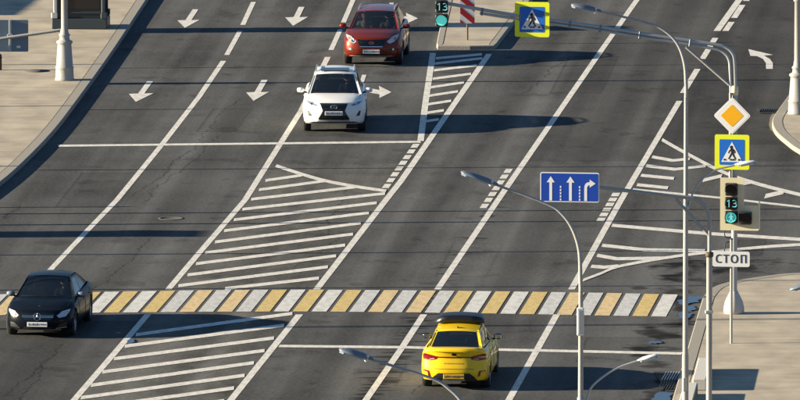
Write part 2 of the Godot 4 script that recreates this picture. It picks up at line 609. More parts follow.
func build_road() -> void:
	# the sheet that reaches the horizon, then the asphalt
	var st := new_st()
	flat(st)
	for i in 8:
		for j in 8:
			var a := Vector3(-1600 + i * 400, -0.12, -2600 + j * 400)
			quad(st, a, a + Vector3(400, 0, 0), a + Vector3(400, 0, 400), a + Vector3(0, 0, 400))
	struct("ground", st, M.ground)
	st = new_st()
	flat(st)
	for i in range(-2, 3):
		for j in range(-2, 3):
			var p := [Vector3(X0 + XW * i, 0, Z0 + ZW * j), Vector3(X0 + XW * (i + 1), 0, Z0 + ZW * j), Vector3(X0 + XW * (i + 1), 0, Z0 + ZW * (j + 1)), Vector3(X0 + XW * i, 0, Z0 + ZW * (j + 1))]
			for k in [0, 1, 2, 0, 2, 3]:
				st.set_uv(Vector2((p[k].x - X0) / XW, (p[k].z - Z0) / ZW))
				st.add_vertex(p[k])
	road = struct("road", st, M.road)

	# lane lines
	var top := zrow(Vector2(0.00, -64.74))
	var cross_far := zrow(Vector2(0.00, 19.26))
	var cross_near := zrow(Vector2(0.00, 24.27))
	for d in [[Vector2(0.00, -51.74), Vector2(0.00, -44.96)], [Vector2(0.00, -43.22), Vector2(0.00, -36.45)], [Vector2(0.00, -61.56), Vector2(0.00, -54.15)]]:
		mark("lane_dash", sub_line(line_l, d[0].y, d[1].y), 0.16)
	mark("lane_line", sub_line(line_l, zrow(Vector2(0.00, -34.79)), cross_far), 0.17)
	for d in [[Vector2(0.00, -59.69), Vector2(0.00, -54.45)], [Vector2(0.00, -52.34), Vector2(0.00, -45.68)], [Vector2(0.00, -43.66), Vector2(0.00, -37.84)]]:
		mark("lane_dash", sub_line(line_hl, d[0].y, d[1].y), 0.16)
	mark("lane_line", sub_line(line_hl, zrow(Vector2(0.00, -35.89)), cross_far), 0.18)
	mark("lane_line", sub_line(line_hl, cross_near, zrow(Vector2(0.00, 60.33))), 0.18)
	mark("lane_line", sub_line(line_hr, zrow(Vector2(0.00, -36.73)), cross_far), 0.19)
	mark("lane_line", sub_line(line_hr, cross_near, zrow(Vector2(0.00, 60.33))), 0.19)
	mark("lane_line", sub_line(line_c, top, cross_far), 0.18)
	mark("lane_line", sub_line(line_c, cross_near, zrow(Vector2(0.00, 60.33))), 0.18)
	mark("lane_line", [Vector2(12.37, -64.74), Vector2(11.12, -52.34), Vector2(10.16, -43.22)], 0.22)
	for d in [[Vector2(11.63, -54.76), Vector2(11.34, -52.04)], [Vector2(11.19, -50.84), Vector2(10.81, -46.99)], [Vector2(10.70, -45.83), Vector2(10.43, -43.22)], [Vector2(12.07, -59.06), Vector2(11.79, -56.28)]]:
		mark("lane_dash", [d[0], d[1]], 0.20)
	mark("lane_dash", [Vector2(10.06, -41.22), Vector2(9.50, -35.34)], 0.19)
	mark("lane_dash", [Vector2(9.28, -32.60), Vector2(8.68, -26.18)], 0.19)
	mark("lane_line", sub_line(line_d, zrow(Vector2(0.00, -24.09)), cross_far), 0.18)
	mark("lane_line", sub_line(line_d, cross_near, zrow(Vector2(0.00, 60.33))), 0.18)
	mark("lane_line", [Vector2(1.04, -37.00), Vector2(0.79, -24.35), Vector2(0.61, -13.97)], 0.19)
	rungs(Vector2(0.49, -13.23), Vector2(-0.46, -2.29), 8)
	rungs(Vector2(3.19, -7.20), Vector2(2.32, 2.26), 7)
	rungs(Vector2(6.21, -1.60), Vector2(5.60, 5.16), 6, 0.22)
	# stop lines
	mark("stop_line", [Vector2(-10.11, -12.74), Vector2(-5.92, -13.11), Vector2(0.61, -13.72)], 0.48, 0.009)
	mark("stop_line", [Vector2(-3.15, 30.42), Vector2(0.00, 30.65), Vector2(2.65, 31.12), Vector2(7.32, 31.84)], 0.46, 0.009)

	# hatched area between the opposite carriageways, far part up to the island
	for b in [[Vector2(1.13, -35.48), Vector2(2.58, -36.59)], [Vector2(1.05, -33.97), Vector2(2.58, -35.48)], [Vector2(1.06, -32.19), Vector2(2.41, -33.56)], [Vector2(1.01, -29.90), Vector2(2.21, -31.25)], [Vector2(0.95, -27.63), Vector2(1.98, -28.96)], [Vector2(0.90, -25.40), Vector2(1.78, -26.58)], [Vector2(0.85, -23.18), Vector2(1.56, -24.09)], [Vector2(0.82, -21.00), Vector2(1.33, -21.64)], [Vector2(0.78, -18.83), Vector2(1.17, -19.34)]]:
		bar(b[0], b[1])
	# middle part
	cross_band("lane_line", curve([Vector2(-3.62, -7.92), Vector2(-2.90, -6.02), Vector2(-2.17, -4.38), Vector2(-1.30, -3.05), Vector2(-0.40, -1.99)], 4), 0.62, 0.012)
	for b in [[Vector2(-3.89, -4.45), Vector2(-2.84, -5.67)], [Vector2(-4.05, -2.29), Vector2(-2.14, -4.38)], [Vector2(-4.25, -0.11), Vector2(-1.27, -2.94)], [Vector2(-4.47, 2.15), Vector2(-0.43, -1.44)], [Vector2(-4.68, 4.50), Vector2(-0.66, 0.68)], [Vector2(-4.92, 6.92), Vector2(-0.88, 2.94)], [Vector2(-5.14, 9.37), Vector2(-1.10, 5.23)], [Vector2(-5.37, 11.67), Vector2(-1.31, 7.64)], [Vector2(-5.59, 13.99), Vector2(-1.52, 10.02)], [Vector2(-5.78, 16.33), Vector2(-1.76, 12.30)], [Vector2(-5.99, 18.55), Vector2(-1.97, 14.62)], [Vector2(-4.72, 19.12), Vector2(-2.20, 16.97)]]:
		bar(b[0], b[1])
	# near part, below the crossing
	for b in [[Vector2(-6.93, 28.26), Vector2(-2.86, 24.11)], [Vector2(-7.17, 30.46), Vector2(-3.06, 26.42)], [Vector2(-7.40, 32.82), Vector2(-3.30, 28.88)], [Vector2(-7.64, 35.28), Vector2(-3.52, 31.27)], [Vector2(-7.87, 37.71), Vector2(-3.77, 33.56)], [Vector2(-8.07, 39.95), Vector2(-3.98, 35.89)], [Vector2(-8.31, 42.25), Vector2(-4.22, 38.19)], [Vector2(-8.52, 44.61), Vector2(-4.44, 40.48)], [Vector2(-8.73, 46.94), Vector2(-4.66, 42.78)], [Vector2(-8.93, 49.23), Vector2(-4.90, 45.05)]]:
		bar(b[0], b[1])
	# the mouth of the side street on the right
	cross_band("lane_line", curve([Vector2(7.78, -14.22), Vector2(8.44, -10.80), Vector2(9.31, -6.73), Vector2(10.11, -4.15), Vector2(11.45, -1.14), Vector2(13.06, 1.81)], 4), 0.72, 0.012)
	cross_band("hatch_stripe", [Vector2(7.40, -10.07), Vector2(7.98, -9.18), Vector2(8.50, -9.59)], 0.66, 0.008)
	cross_band("hatch_stripe", [Vector2(7.18, -7.92), Vector2(8.01, -7.08), Vector2(8.93, -7.92)], 0.66, 0.008)
	cross_band("hatch_stripe", [Vector2(6.99, -5.67), Vector2(7.93, -4.92)], 0.66, 0.008)
	cross_band("hatch_stripe", [Vector2(6.83, -3.45), Vector2(7.71, -2.75)], 0.66, 0.008)
	cross_band("hatch_stripe", [Vector2(8.76, -4.50), Vector2(9.33, -5.55)], 0.85, 0.008)
	cross_band("hatch_stripe", [Vector2(9.65, -3.22), Vector2(10.16, -4.15)], 0.85, 0.008)
	cross_band("hatch_stripe", [Vector2(10.44, -0.80), Vector2(11.02, -1.83)], 1.05, 0.008)
	cross_band("lane_line", [Vector2(6.69, -2.41), Vector2(9.14, -0.46), Vector2(11.36, 1.59), Vector2(12.74, 2.71)], 0.42, 0.008)
	cross_band("lane_line", [Vector2(5.95, 5.71), Vector2(8.57, 7.51), Vector2(11.13, 8.79), Vector2(12.77, 9.52)], 0.66, 0.008)
	cross_band("hatch_stripe", [Vector2(5.60, 10.06), Vector2(6.77, 11.03), Vector2(8.42, 11.24)], 0.66, 0.008)
	cross_band("hatch_stripe", [Vector2(5.43, 12.20), Vector2(5.96, 12.94), Vector2(7.26, 12.79)], 0.66, 0.008)
	cross_band("hatch_stripe", [Vector2(5.23, 14.51), Vector2(5.58, 14.72), Vector2(5.96, 14.45)], 0.66, 0.008)
	cross_band("lane_line", curve([Vector2(4.96, 17.42), Vector2(5.45, 16.08), Vector2(6.02, 14.51), Vector2(7.34, 12.73), Vector2(8.41, 11.67), Vector2(10.02, 10.49), Vector2(11.09, 9.96), Vector2(12.78, 9.31)], 4), 0.62, 0.012)

	# arrows
	for a in [[Vector2(-3.21, -50.24), Vector2(-3.72, -47.14), Vector2(-2.98, -47.29), Vector2(-3.44, -44.67)], [Vector2(-4.19, -29.63), Vector2(-4.72, -26.31), Vector2(-4.02, -26.45), Vector2(-4.47, -24.09)], [Vector2(-6.66, -49.50), Vector2(-7.19, -46.26), Vector2(-6.48, -46.41), Vector2(-6.91, -44.09)], [Vector2(-7.73, -29.23), Vector2(-8.31, -25.92), Vector2(-7.56, -26.10), Vector2(-8.05, -23.83)]]:
		arrow_down(a[0], a[1], a[2], a[3])
	for o in [Vector2(0, 0), Vector2(0.58, -46.85) - Vector2(-0.26, -26.37)]:
		var p := PackedVector2Array()
		for q in [Vector2(-1.18, -30.98), Vector2(-1.04, -30.98), Vector2(-1.16, -27.90), Vector2(-0.63, -26.89), Vector2(-0.65, -28.03), Vector2(-0.26, -26.37), Vector2(-0.63, -24.82), Vector2(-0.63, -25.79), Vector2(-1.32, -26.84)]:
			p.append(q + o)
		obj("lane_arrow", sheet(p, 0.006), M.white_line, road)
	obj("lane_arrow", sheet(poly([Vector2(11.42, -32.60), Vector2(11.63, -32.60), Vector2(11.68, -34.24), Vector2(11.62, -35.34), Vector2(11.46, -36.23), Vector2(11.75, -36.45), Vector2(11.02, -38.04), Vector2(11.03, -36.17), Vector2(11.24, -36.09), Vector2(11.40, -35.34), Vector2(11.46, -34.24)]), 0.006), M.white_line, road)

	# zebra of white and yellow stripes, pitch about half a metre
	var near := 315.0
	for i in range(-46, 14):
		var x0 := 406.25 + 18.87 * i
		var w := 15.0
		var sl := clampf(0.86 - (x0 - 150.0) * 0.00062, 0.50, 1.0)
		var nl: Vector2 = cross_at(x0 - 0.6, 1)
		var nr: Vector2 = cross_at(x0 + w - 0.6, 1)
		var fl: Vector2 = cross_at(x0 + sl * 22.3 - 0.6, 0)
		var fr: Vector2 = cross_at(x0 + w * 0.985 + sl * 22.3 - 0.6, 0)
		obj("crossing_stripe", sheet(poly([fl, fr, nr, nl]), 0.007), ([M.yellow_line, M.yellow_pale] if posmod(i, 2) == 0 else [M.white_stripe, M.white_bright])[1 if posmod(i * 7, 5) < 2 else 0], road)

# the crossing's far (0) and near (1) edge, given every 2.7 m or so; u runs along it
func cross_at(u: float, side: int) -> Vector2:
	var far := [Vector2(-26.51, 24.96), Vector2(-23.91, 24.19), Vector2(-21.30, 23.43), Vector2(-18.69, 22.66), Vector2(-16.05, 21.88), Vector2(-13.41, 21.08), Vector2(-10.76, 20.27), Vector2(-8.08, 19.77), Vector2(-5.39, 19.45), Vector2(-2.70, 19.32), Vector2(0.00, 19.46), Vector2(2.69, 19.67), Vector2(5.38, 19.97), Vector2(8.06, 20.41), Vector2(10.73, 21.00), Vector2(13.39, 21.58)]
	var near := [Vector2(-26.19, 28.84), Vector2(-23.63, 28.09), Vector2(-21.05, 27.34), Vector2(-18.46, 26.59), Vector2(-15.86, 25.84), Vector2(-13.25, 25.13), Vector2(-10.62, 24.42), Vector2(-7.98, 23.93), Vector2(-5.32, 23.77), Vector2(-2.66, 23.69), Vector2(0.00, 23.85), Vector2(2.66, 24.13), Vector2(5.31, 24.50), Vector2(7.96, 24.82), Vector2(10.59, 25.28), Vector2(13.22, 25.74)]
	var l: Array = near if side == 1 else far
	var t := (u + 600.0) / 100.0
	var i := clampi(int(floor(t)), 0, l.size() - 2)
	return l[i].lerp(l[i + 1], t - i)

func build_puddles() -> void:
	var rng := RandomNumberGenerator.new()
	rng.seed = 5
	# standing water in the gutter by the right kerb
	for d in [
			[Vector2(7.75, 21.58), 0.30, 0.7, 0], [Vector2(7.56, 24.56), 0.14, 0.9, 0], [Vector2(7.73, 23.18), 0.12, 0.6, 0], [Vector2(6.62, 40.04), 0.28, 0.8, 0], [Vector2(-7.03, 29.51), 0.09, 0.4, 0], [Vector2(6.66, 29.79), 0.14, 0.3, 0]]:
		var p := PackedVector2Array()
		var n := 22
		var ph := rng.randf() * TAU
		var ph2 := rng.randf() * TAU
		for k in n:
			var a := TAU * k / n
			var r: float = 1.0 + 0.26 * sin(2.0 * a + ph) + 0.18 * sin(5.0 * a + ph2) + rng.randf_range(-0.14, 0.14)
			p.append(d[0] + Vector2(cos(a) * d[1] - sin(a) * d[2] * 0.10, sin(a) * d[2]) * r)
		obj("puddle" if d[3] == 0 else "damp_patch", sheet(p, 0.022 if d[3] == 0 else 0.018), M.puddle if d[3] == 0 else M.damp, road)
	# a round cover, nearly flush
	var mh := Vector2(-6.46, 4.16)
	var st := new_st()
	lathe(st, at(Vector3(mh.x, 0.0, mh.y)), [Vector2(0.36, 0.0), Vector2(0.355, 0.012), Vector2(0.31, 0.012), Vector2(0.30, 0.006), Vector2(0, 0.006)], 24)
	obj("manhole_cover", st, M.soil, road)
	# drain gratings
	grate(Vector2(6.92, 37.06), 1.5, 2)
	grate(Vector2(11.14, -21.38), 0.85, 1)

func grate(c: Vector2, l: float, rows: int) -> void:
	var st := new_st()
	bx(st, at(Vector3(c.x, 0.014, c.y), Vector3(0, 0.07, 0)), Vector3(0.58, 0.012, (l + 0.35) * rows))
	var g := obj("drain_grate", st, M.tyre, road)
	for i in rows:
		for j in 8:
			st = new_st()
			var k := i - (rows - 1) * 0.5
			bx(st, at(Vector3(c.x + (j - 3.5) * 0.066 - k * 0.14, 0.034, c.y + k * (l + 0.3)), Vector3(0, -0.1, 0)), Vector3(0.024, 0.022, l), 0.004)
			obj("grate_bar", st, M.iron if rows == 1 or i == 1 else M.galv, g)

# ---------------------------------------------------------------- pavements
func offset_line(l: Array, d: float) -> Array:
	var out := []
	var n := l.size()
	for i in n:
		var t: Vector2 = (l[mini(i + 1, n - 1)] - l[maxi(i - 1, 0)]).normalized()
		out.append(l[i] + Vector2(-t.y, t.x) * d)
	return out

# edge runs along the road side; the walk lies on the side of d (sign); outer closes the outline
func pavement(called: String, edge: Array, outer: Array, side: float, kw := 0.30) -> MeshInstance3D:
	var e := curve(edge, 4)
	var whole := PackedVector2Array()
	for q in e:
		whole.append(q)
	for q in outer:
		whole.append(q)
	var p := PackedVector2Array()
	for q in Geometry2D.offset_polygon(whole, -(kw + 0.025)):
		if q.size() > p.size():
			p = q
	var st := new_st()
	flat(st)
	var t := Transform3D(Basis(Vector3(1, 0, 0), Vector3(0, 0, 1), Vector3(0, 1, 0)), Vector3.ZERO)
	prism(st, t, p, -0.1, 0.125)
	var o := struct(called, st, M.paving)
	kerb(o, e, side, kw)
	return o

func kerb(parent: Node, e: Array, side: float, kw: float) -> void:
	# stones about a metre and a half long, butted with a hairline joint
	var back := offset_line(e, side * kw)
	var st := new_st()
	flat(st)
	var c := 0.022
	var n := e.size()
	for i in n - 1:
		var sec := []
		for j in 2:
			var f: Vector2 = e[i + j]
			var b: Vector2 = back[i + j]
			var u := (b - f).normalized()
			var fo := f - u * 0.015
			var f1 := f + u * c
			sec.append([Vector3(fo.x, -0.05, fo.y), Vector3(f.x, 0.13 - c, f.y), Vector3(f1.x, 0.13, f1.y), Vector3(b.x, 0.13, b.y), Vector3(b.x, -0.05, b.y)])
		for k in 4:
			quad(st, sec[0][k], sec[1][k], sec[1][k + 1], sec[0][k + 1])
	obj("kerb", st, M.kerb, parent)
	st = new_st()
	flat(st)
	for i in n - 1:
		var a: Vector2 = back[i]
		var b: Vector2 = back[i + 1]
		var u := (b - a).orthogonal().normalized() * 0.05
		quad(st, Vector3(a.x - u.x, 0.075, a.y - u.y), Vector3(b.x - u.x, 0.075, b.y - u.y), Vector3(b.x + u.x, 0.075, b.y + u.y), Vector3(a.x + u.x, 0.075, a.y + u.y))
	obj("kerb_joint", st, M.soil, parent)

func build_pavements() -> void:
	pavement("pavement_left", [Vector2(-5.21, -113.50), Vector2(-6.80, -80.08), Vector2(-8.31, -51.15), Vector2(-9.05, -36.70), Vector2(-9.83, -23.25), Vector2(-10.36, -15.12), Vector2(-10.98, -8.05), Vector2(-11.52, -3.11), Vector2(-12.54, 4.40), Vector2(-13.87, 13.08), Vector2(-15.50, 22.35), Vector2(-17.11, 32.06), Vector2(-18.38, 41.21)],
		[Vector2(-70, 41), Vector2(-70, -120)], 1.0)
	pavement("pavement_right", [Vector2(19.15, 14.56), Vector2(13.62, 15.81), Vector2(10.87, 16.75), Vector2(10.18, 17.16), Vector2(9.20, 18.19), Vector2(8.69, 19.01), Vector2(8.37, 19.93), Vector2(8.14, 21.54), Vector2(7.99, 23.54), Vector2(6.85, 41.21), Vector2(5.72, 58.03), Vector2(3.67, 78.72), Vector2(2.09, 94.26), Vector2(0.78, 110.28), Vector2(-0.37, 124.42)],
		[Vector2(60, 140), Vector2(60, 12.0)], -1.0)
	pavement("pavement_corner", [Vector2(16.43, -69.98), Vector2(13.70, -40.92), Vector2(12.35, -28.78), Vector2(11.80, -24.03), Vector2(11.30, -19.65), Vector2(11.16, -17.62), Vector2(11.20, -15.37), Vector2(11.45, -12.90), Vector2(11.76, -10.70), Vector2(12.75, -5.45), Vector2(14.27, -0.11), Vector2(16.91, 4.40)],
		[Vector2(60, 0), Vector2(60, -62)], -1.0)
	# the island: kerb right round, paving inside
	var ring := [Vector2(2.16, -76.66), Vector2(1.85, -63.51), Vector2(1.50, -51.15), Vector2(1.28, -43.21), Vector2(1.16, -38.66), Vector2(1.20, -37.93), Vector2(2.21, -37.87), Vector2(2.97, -37.98), Vector2(3.07, -38.66), Vector2(4.25, -51.15), Vector2(5.39, -63.51), Vector2(6.54, -76.66)]
	var e := []
	for q in ring:
		e.append(q)
	var inner := offset_line(e, -0.23)
	inner[0] = Vector2(e[0].x + 0.4, e[0].y)
	var p := PackedVector2Array()
	for q in inner:
		p.append(q)
	var st := new_st()
	prism(st, Transform3D(Basis(Vector3(1, 0, 0), Vector3(0, 0, 1), Vector3(0, 1, 0)), Vector3.ZERO), p, -0.1, 0.125)
	kerb(struct("traffic_island", st, M.paving), e, -1.0, 0.20)
	# sand blown against the kerb of the far corner
	var rng := RandomNumberGenerator.new()
	rng.seed = 8
	var q := PackedVector2Array([Vector2(11.50, -21.25), Vector2(11.30, -18.71), Vector2(11.32, -16.20), Vector2(11.51, -13.97)])
	for s in [Vector2(11.28, -14.96), Vector2(11.10, -16.45), Vector2(11.06, -18.20), Vector2(11.13, -19.98), Vector2(11.34, -21.76)]:
		q.append(s + Vector2(rng.randf_range(-0.04, 0.04), rng.randf_range(-0.4, 0.4)))
	obj("sand", sheet(q, 0.005), M.sand, road)
	# two low kerb blocks lying along the right pavement
	block(Vector3(7.82, 0.00, 35.60), 3.9, "pale granite block lying on the pavement beside the drain grating")
	block(Vector3(7.35, 0.00, 40.13), 3.6, "pale granite block lying on the pavement between the two tall lamp masts")

func block(far_end: Vector3, length: float, label: String) -> void:
	var t := thing("granite_block", label, "block", Vector3(far_end.x, 0.125, far_end.z), -0.062)
	var st := new_st()
	bx(st, at(Vector3(0, 0.15, length / 2)), Vector3(0.34, 0.30, length), 0.02)
	obj("stone", st, M.concrete, t)
	st = new_st()
	bx(st, at(Vector3(0.173, 0.14, length / 2)), Vector3(0.006, 0.24, length - 0.06))
	obj("ochre_side", st, M.ochre, t)  # thin ochre layer over the right face only

# ---------------------------------------------------------------- poles and lamps
func lamp_head(parent: Node, tip: Vector3, neck: Vector3, pale := false) -> void:
	# flat tapering luminaire from neck to tip with a lens below
	var d := tip - neck
	var L := d.length()
	var x := d.normalized()
	var z := Vector3(0, 0, 1)
	var y := z.cross(x).normalized()
	if y.y < 0:
		y = -y
	var t := Transform3D(Basis(x, y, z), neck)
	var st := new_st()
	soft(st)
	var rings := []
	var wd := 0.7 if pale else 1.0
	for s in [[-0.02, 0.05, 0.045], [0.12, 0.07, 0.06], [0.28, 0.13, 0.085], [0.6, 0.16, 0.085], [0.9, 0.13, 0.06], [1.0, 0.07, 0.03]]:
		var ring := []
		for k in 12:
			var a := TAU * k / 12
			var yy := sin(a)
			ring.append(t * Vector3(s[0] * L, (yy * s[2] if yy > 0 else yy * s[2] * 0.35) * wd, cos(a) * s[1] * wd))
		rings.append(ring)
	for i in rings.size() - 1:
		for k in 12:
			var j := (k + 1) % 12
			quad(st, rings[i][k], rings[i + 1][k], rings[i + 1][j], rings[i][j])
	for k in range(1, 11):
		tri(st, rings[5][0], rings[5][k + 1], rings[5][k])
	var h := obj("lamp_head", st, M.lamp_white if pale else M.lamp_grey, parent)
	st = new_st()
	prism(st, Transform3D(Basis(x, z, -y), neck), poly([Vector2(0.26 * L, -0.11), Vector2(0.85 * L, -0.115), Vector2(0.97 * L, -0.06), Vector2(0.97 * L, 0.06), Vector2(0.85 * L, 0.115), Vector2(0.26 * L, 0.11)]), 0.012, 0.05)
	obj("lens", st, M.lamp_lens, h)
	st = new_st()
	bx(st, t * at(Vector3(0.16 * L, 0.0, 0)), Vector3(0.07, 0.15, 0.15) * wd, 0.02)
	obj("joint_collar", st, M.lamp_white, h)

func street_lamp(base: Vector3, arm: Array, tip: Vector3, low: Array, low_tip: Vector3, label: String) -> Node3D:
	var t := thing("street_lamp", label, "street lamp", base, 0.0, "tall grey street lamps along the pavement")
	var st := new_st()
	var p := [Vector3(0, 0, 0), Vector3(0, 1.6, 0), Vector3(0, 1.7, 0), Vector3(0, 5.2, 0), Vector3(0, arm[0].y, 0)]
	tube(st, p, [0.082, 0.082, 0.068, 0.060, 0.050], 16)
	var pole := obj("pole", st, M.pole, t)
	st = new_st()
	lathe(st, at(Vector3.ZERO), [Vector2(0.19, 0), Vector2(0.19, 0.03), Vector2(0.088, 0.05), Vector2(0.088, 0.12)])
	obj("foot_flange", st, M.pole, pole)
	st = new_st()
	bx(st, at(Vector3(0, 0.9, 0.075)), Vector3(0.1, 0.34, 0.03), 0.006)
	obj("service_hatch", st, M.pole, pole)
	st = new_st()
	var c := curve(arm, 5)
	var r := []
	for i in c.size():
		r.append(lerpf(0.050, 0.026, float(i) / (c.size() - 1)))
	tube(st, c, r, 12)
	obj("arm", st, M.pole, t)
	lamp_head(t, tip, arm[arm.size() - 1])
	if low.size():
		st = new_st()
		tube(st, curve(low, 5), 0.024, 10)
		obj("arm", st, M.galv, t)
		lamp_head(t, low_tip, low[low.size() - 1], true)
		st = new_st()
		lathe(st, at(Vector3(0, 5.28, 0)), [Vector2(0.06, 0), Vector2(0.078, 0.01), Vector2(0.078, 0.13), Vector2(0.06, 0.14)])
		obj("clamp", st, M.galv, t)
	return t

# classical lamppost with a turned cast base; the lantern is above the picture
func lamppost(base: Vector3, label: String, group := "", tall := 9.2) -> Node3D:
	var t := thing("lamppost", label, "lamppost", base, 0.0, group)
	var st := new_st()
	lathe(st, at(Vector3.ZERO), [Vector2(0, 0), Vector2(0.30, 0), Vector2(0.30, 0.05), Vector2(0.285, 0.07), Vector2(0.275, 0.30), Vector2(0.272, 0.36), Vector2(0.285, 0.38), Vector2(0.285, 0.41), Vector2(0.262, 0.43), Vector2(0.215, 1.08), Vector2(0.21, 1.12), Vector2(0.25, 1.15), Vector2(0.255, 1.20), Vector2(0.22, 1.23), Vector2(0.165, 1.25), Vector2(0.15, 1.36), Vector2(0.175, 1.39), Vector2(0.175, 1.42), Vector2(0.13, 1.46), Vector2(0.112, 1.60), Vector2(0.10, 1.62)], 28)
	obj("cast_base", st, M.pole, t)
	st = new_st()
	lathe(st, at(Vector3.ZERO), [Vector2(0.103, 1.55), Vector2(0.098, 3.4), Vector2(0.135, 3.42), Vector2(0.135, 3.50), Vector2(0.095, 3.53), Vector2(0.07, tall), Vector2(0.0, tall + 0.05)], 20)
	obj("column", st, M.pole, t)
	st = new_st()
	tube(st, curve([Vector3(0, tall - 0.4, 0), Vector3(0.5, tall + 0.1, 0), Vector3(1.3, tall + 0.3, 0)], 5), 0.035, 8)
	obj("bracket_arm", st, M.pole, t)
	st = new_st()
	lathe(st, at(Vector3(1.3, tall + 0.05, 0)), [Vector2(0, 0.3), Vector2(0.1, 0.28), Vector2(0.22, 0.1), Vector2(0.24, 0.05), Vector2(0.14, -0.12), Vector2(0, -0.16)], 16)
	obj("lantern", st, M.lamp_white, t)
	return t

func thin_pole(base: Vector3, h: float, r: float, label: String) -> Node3D:
	var t := thing("plain_pole", label, "pole", base, 0.0, "poles beyond the left edge of the road")
	var st := new_st()
	tube(st, [Vector3(0, 0, 0), Vector3(0, 1.0, 0), Vector3(0, 1.05, 0), Vector3(0, h, 0)], [r * 1.4, r * 1.4, r, r * 0.8], 12)
	obj("shaft", st, M.pole, t)
	st = new_st()
	lathe(st, at(Vector3(0, h, 0)), [Vector2(r * 0.9, -0.02), Vector2(r * 0.95, 0.03), Vector2(0, 0.08)], 12)
	obj("cap", st, M.galv, t)
	return t

# ---------------------------------------------------------------- signs
func plate(parent: Node, called: String, p: PackedVector2Array, z0: float, z1: float, m: Material) -> MeshInstance3D:
	var st := new_st()
	prism(st, Transform3D.IDENTITY, p, z0, z1)
	return obj(called, st, m, parent)

func clamp_pair(parent: Node, y0: float, y1: float, back: float, x := 0.0) -> void:
	for y in [y0, y1]:
		var st := new_st()
		bx(st, at(Vector3(x, y, -back / 2 - 0.01)), Vector3(0.17, 0.05, back), 0.006)
		obj("clamp", st, M.galv, parent)

func walker(parent: Node, k: float, z: float) -> void:
	# a walking man in strokes, k metres across
	var parts := [disc(0.052, Vector2(-0.015, 0.155), 12), stroke(Vector2(0.0, 0.115), Vector2(0.02, -0.045), 0.085),
		stroke(Vector2(-0.005, -0.03), Vector2(-0.055, -0.13), 0.052), stroke(Vector2(-0.05, -0.12), Vector2(-0.105, -0.215), 0.042),
		stroke(Vector2(0.03, -0.03), Vector2(0.06, -0.13), 0.052), stroke(Vector2(0.057, -0.12), Vector2(0.115, -0.215), 0.042),
		stroke(Vector2(-0.02, 0.10), Vector2(-0.085, 0.03), 0.034), stroke(Vector2(-0.085, 0.035), Vector2(-0.11, -0.035), 0.028),
		stroke(Vector2(0.03, 0.095), Vector2(0.085, 0.02), 0.034), stroke(Vector2(0.082, 0.025), Vector2(0.075, -0.03), 0.028)]
	var st := new_st()
	var i := 0
	for p in parts:
		for v in p.size():
			p[v] = p[v] * k
		prism(st, Transform3D.IDENTITY, p, z, z + 0.003 + 0.0004 * i)
		i += 1
	obj("walking_figure", st, M.sign_black, parent)
	for b in [-0.245, -0.045, 0.035, 0.205]:
		plate(parent, "crossing_mark", poly([Vector2(b - 0.025, -0.255) * k, Vector2(b + 0.05, -0.255) * k, Vector2(b + 0.04, -0.205) * k, Vector2(b - 0.005, -0.205) * k]), z, z + 0.0095, M.sign_black)

func crossing_sign(c: Vector3, back: float, label: String) -> Node3D:
	var t := thing("crossing_sign", label, "road sign", c, -0.15)
	plate(t, "yellow_board", round_rect(0.92, 0.93, 0.05), -0.02, 0.0, M.sign_lime)
	plate(t, "blue_panel", round_rect(0.67, 0.68, 0.03), -0.001, 0.004, M.sign_blue)
	plate(t, "white_triangle", poly([Vector2(-0.285, -0.26), Vector2(0.285, -0.26), Vector2(0, 0.275)]), 0.003, 0.008, M.sign_white)
	walker(t, 0.86, 0.007)
	clamp_pair(t, -0.25, 0.25, back)
	return t

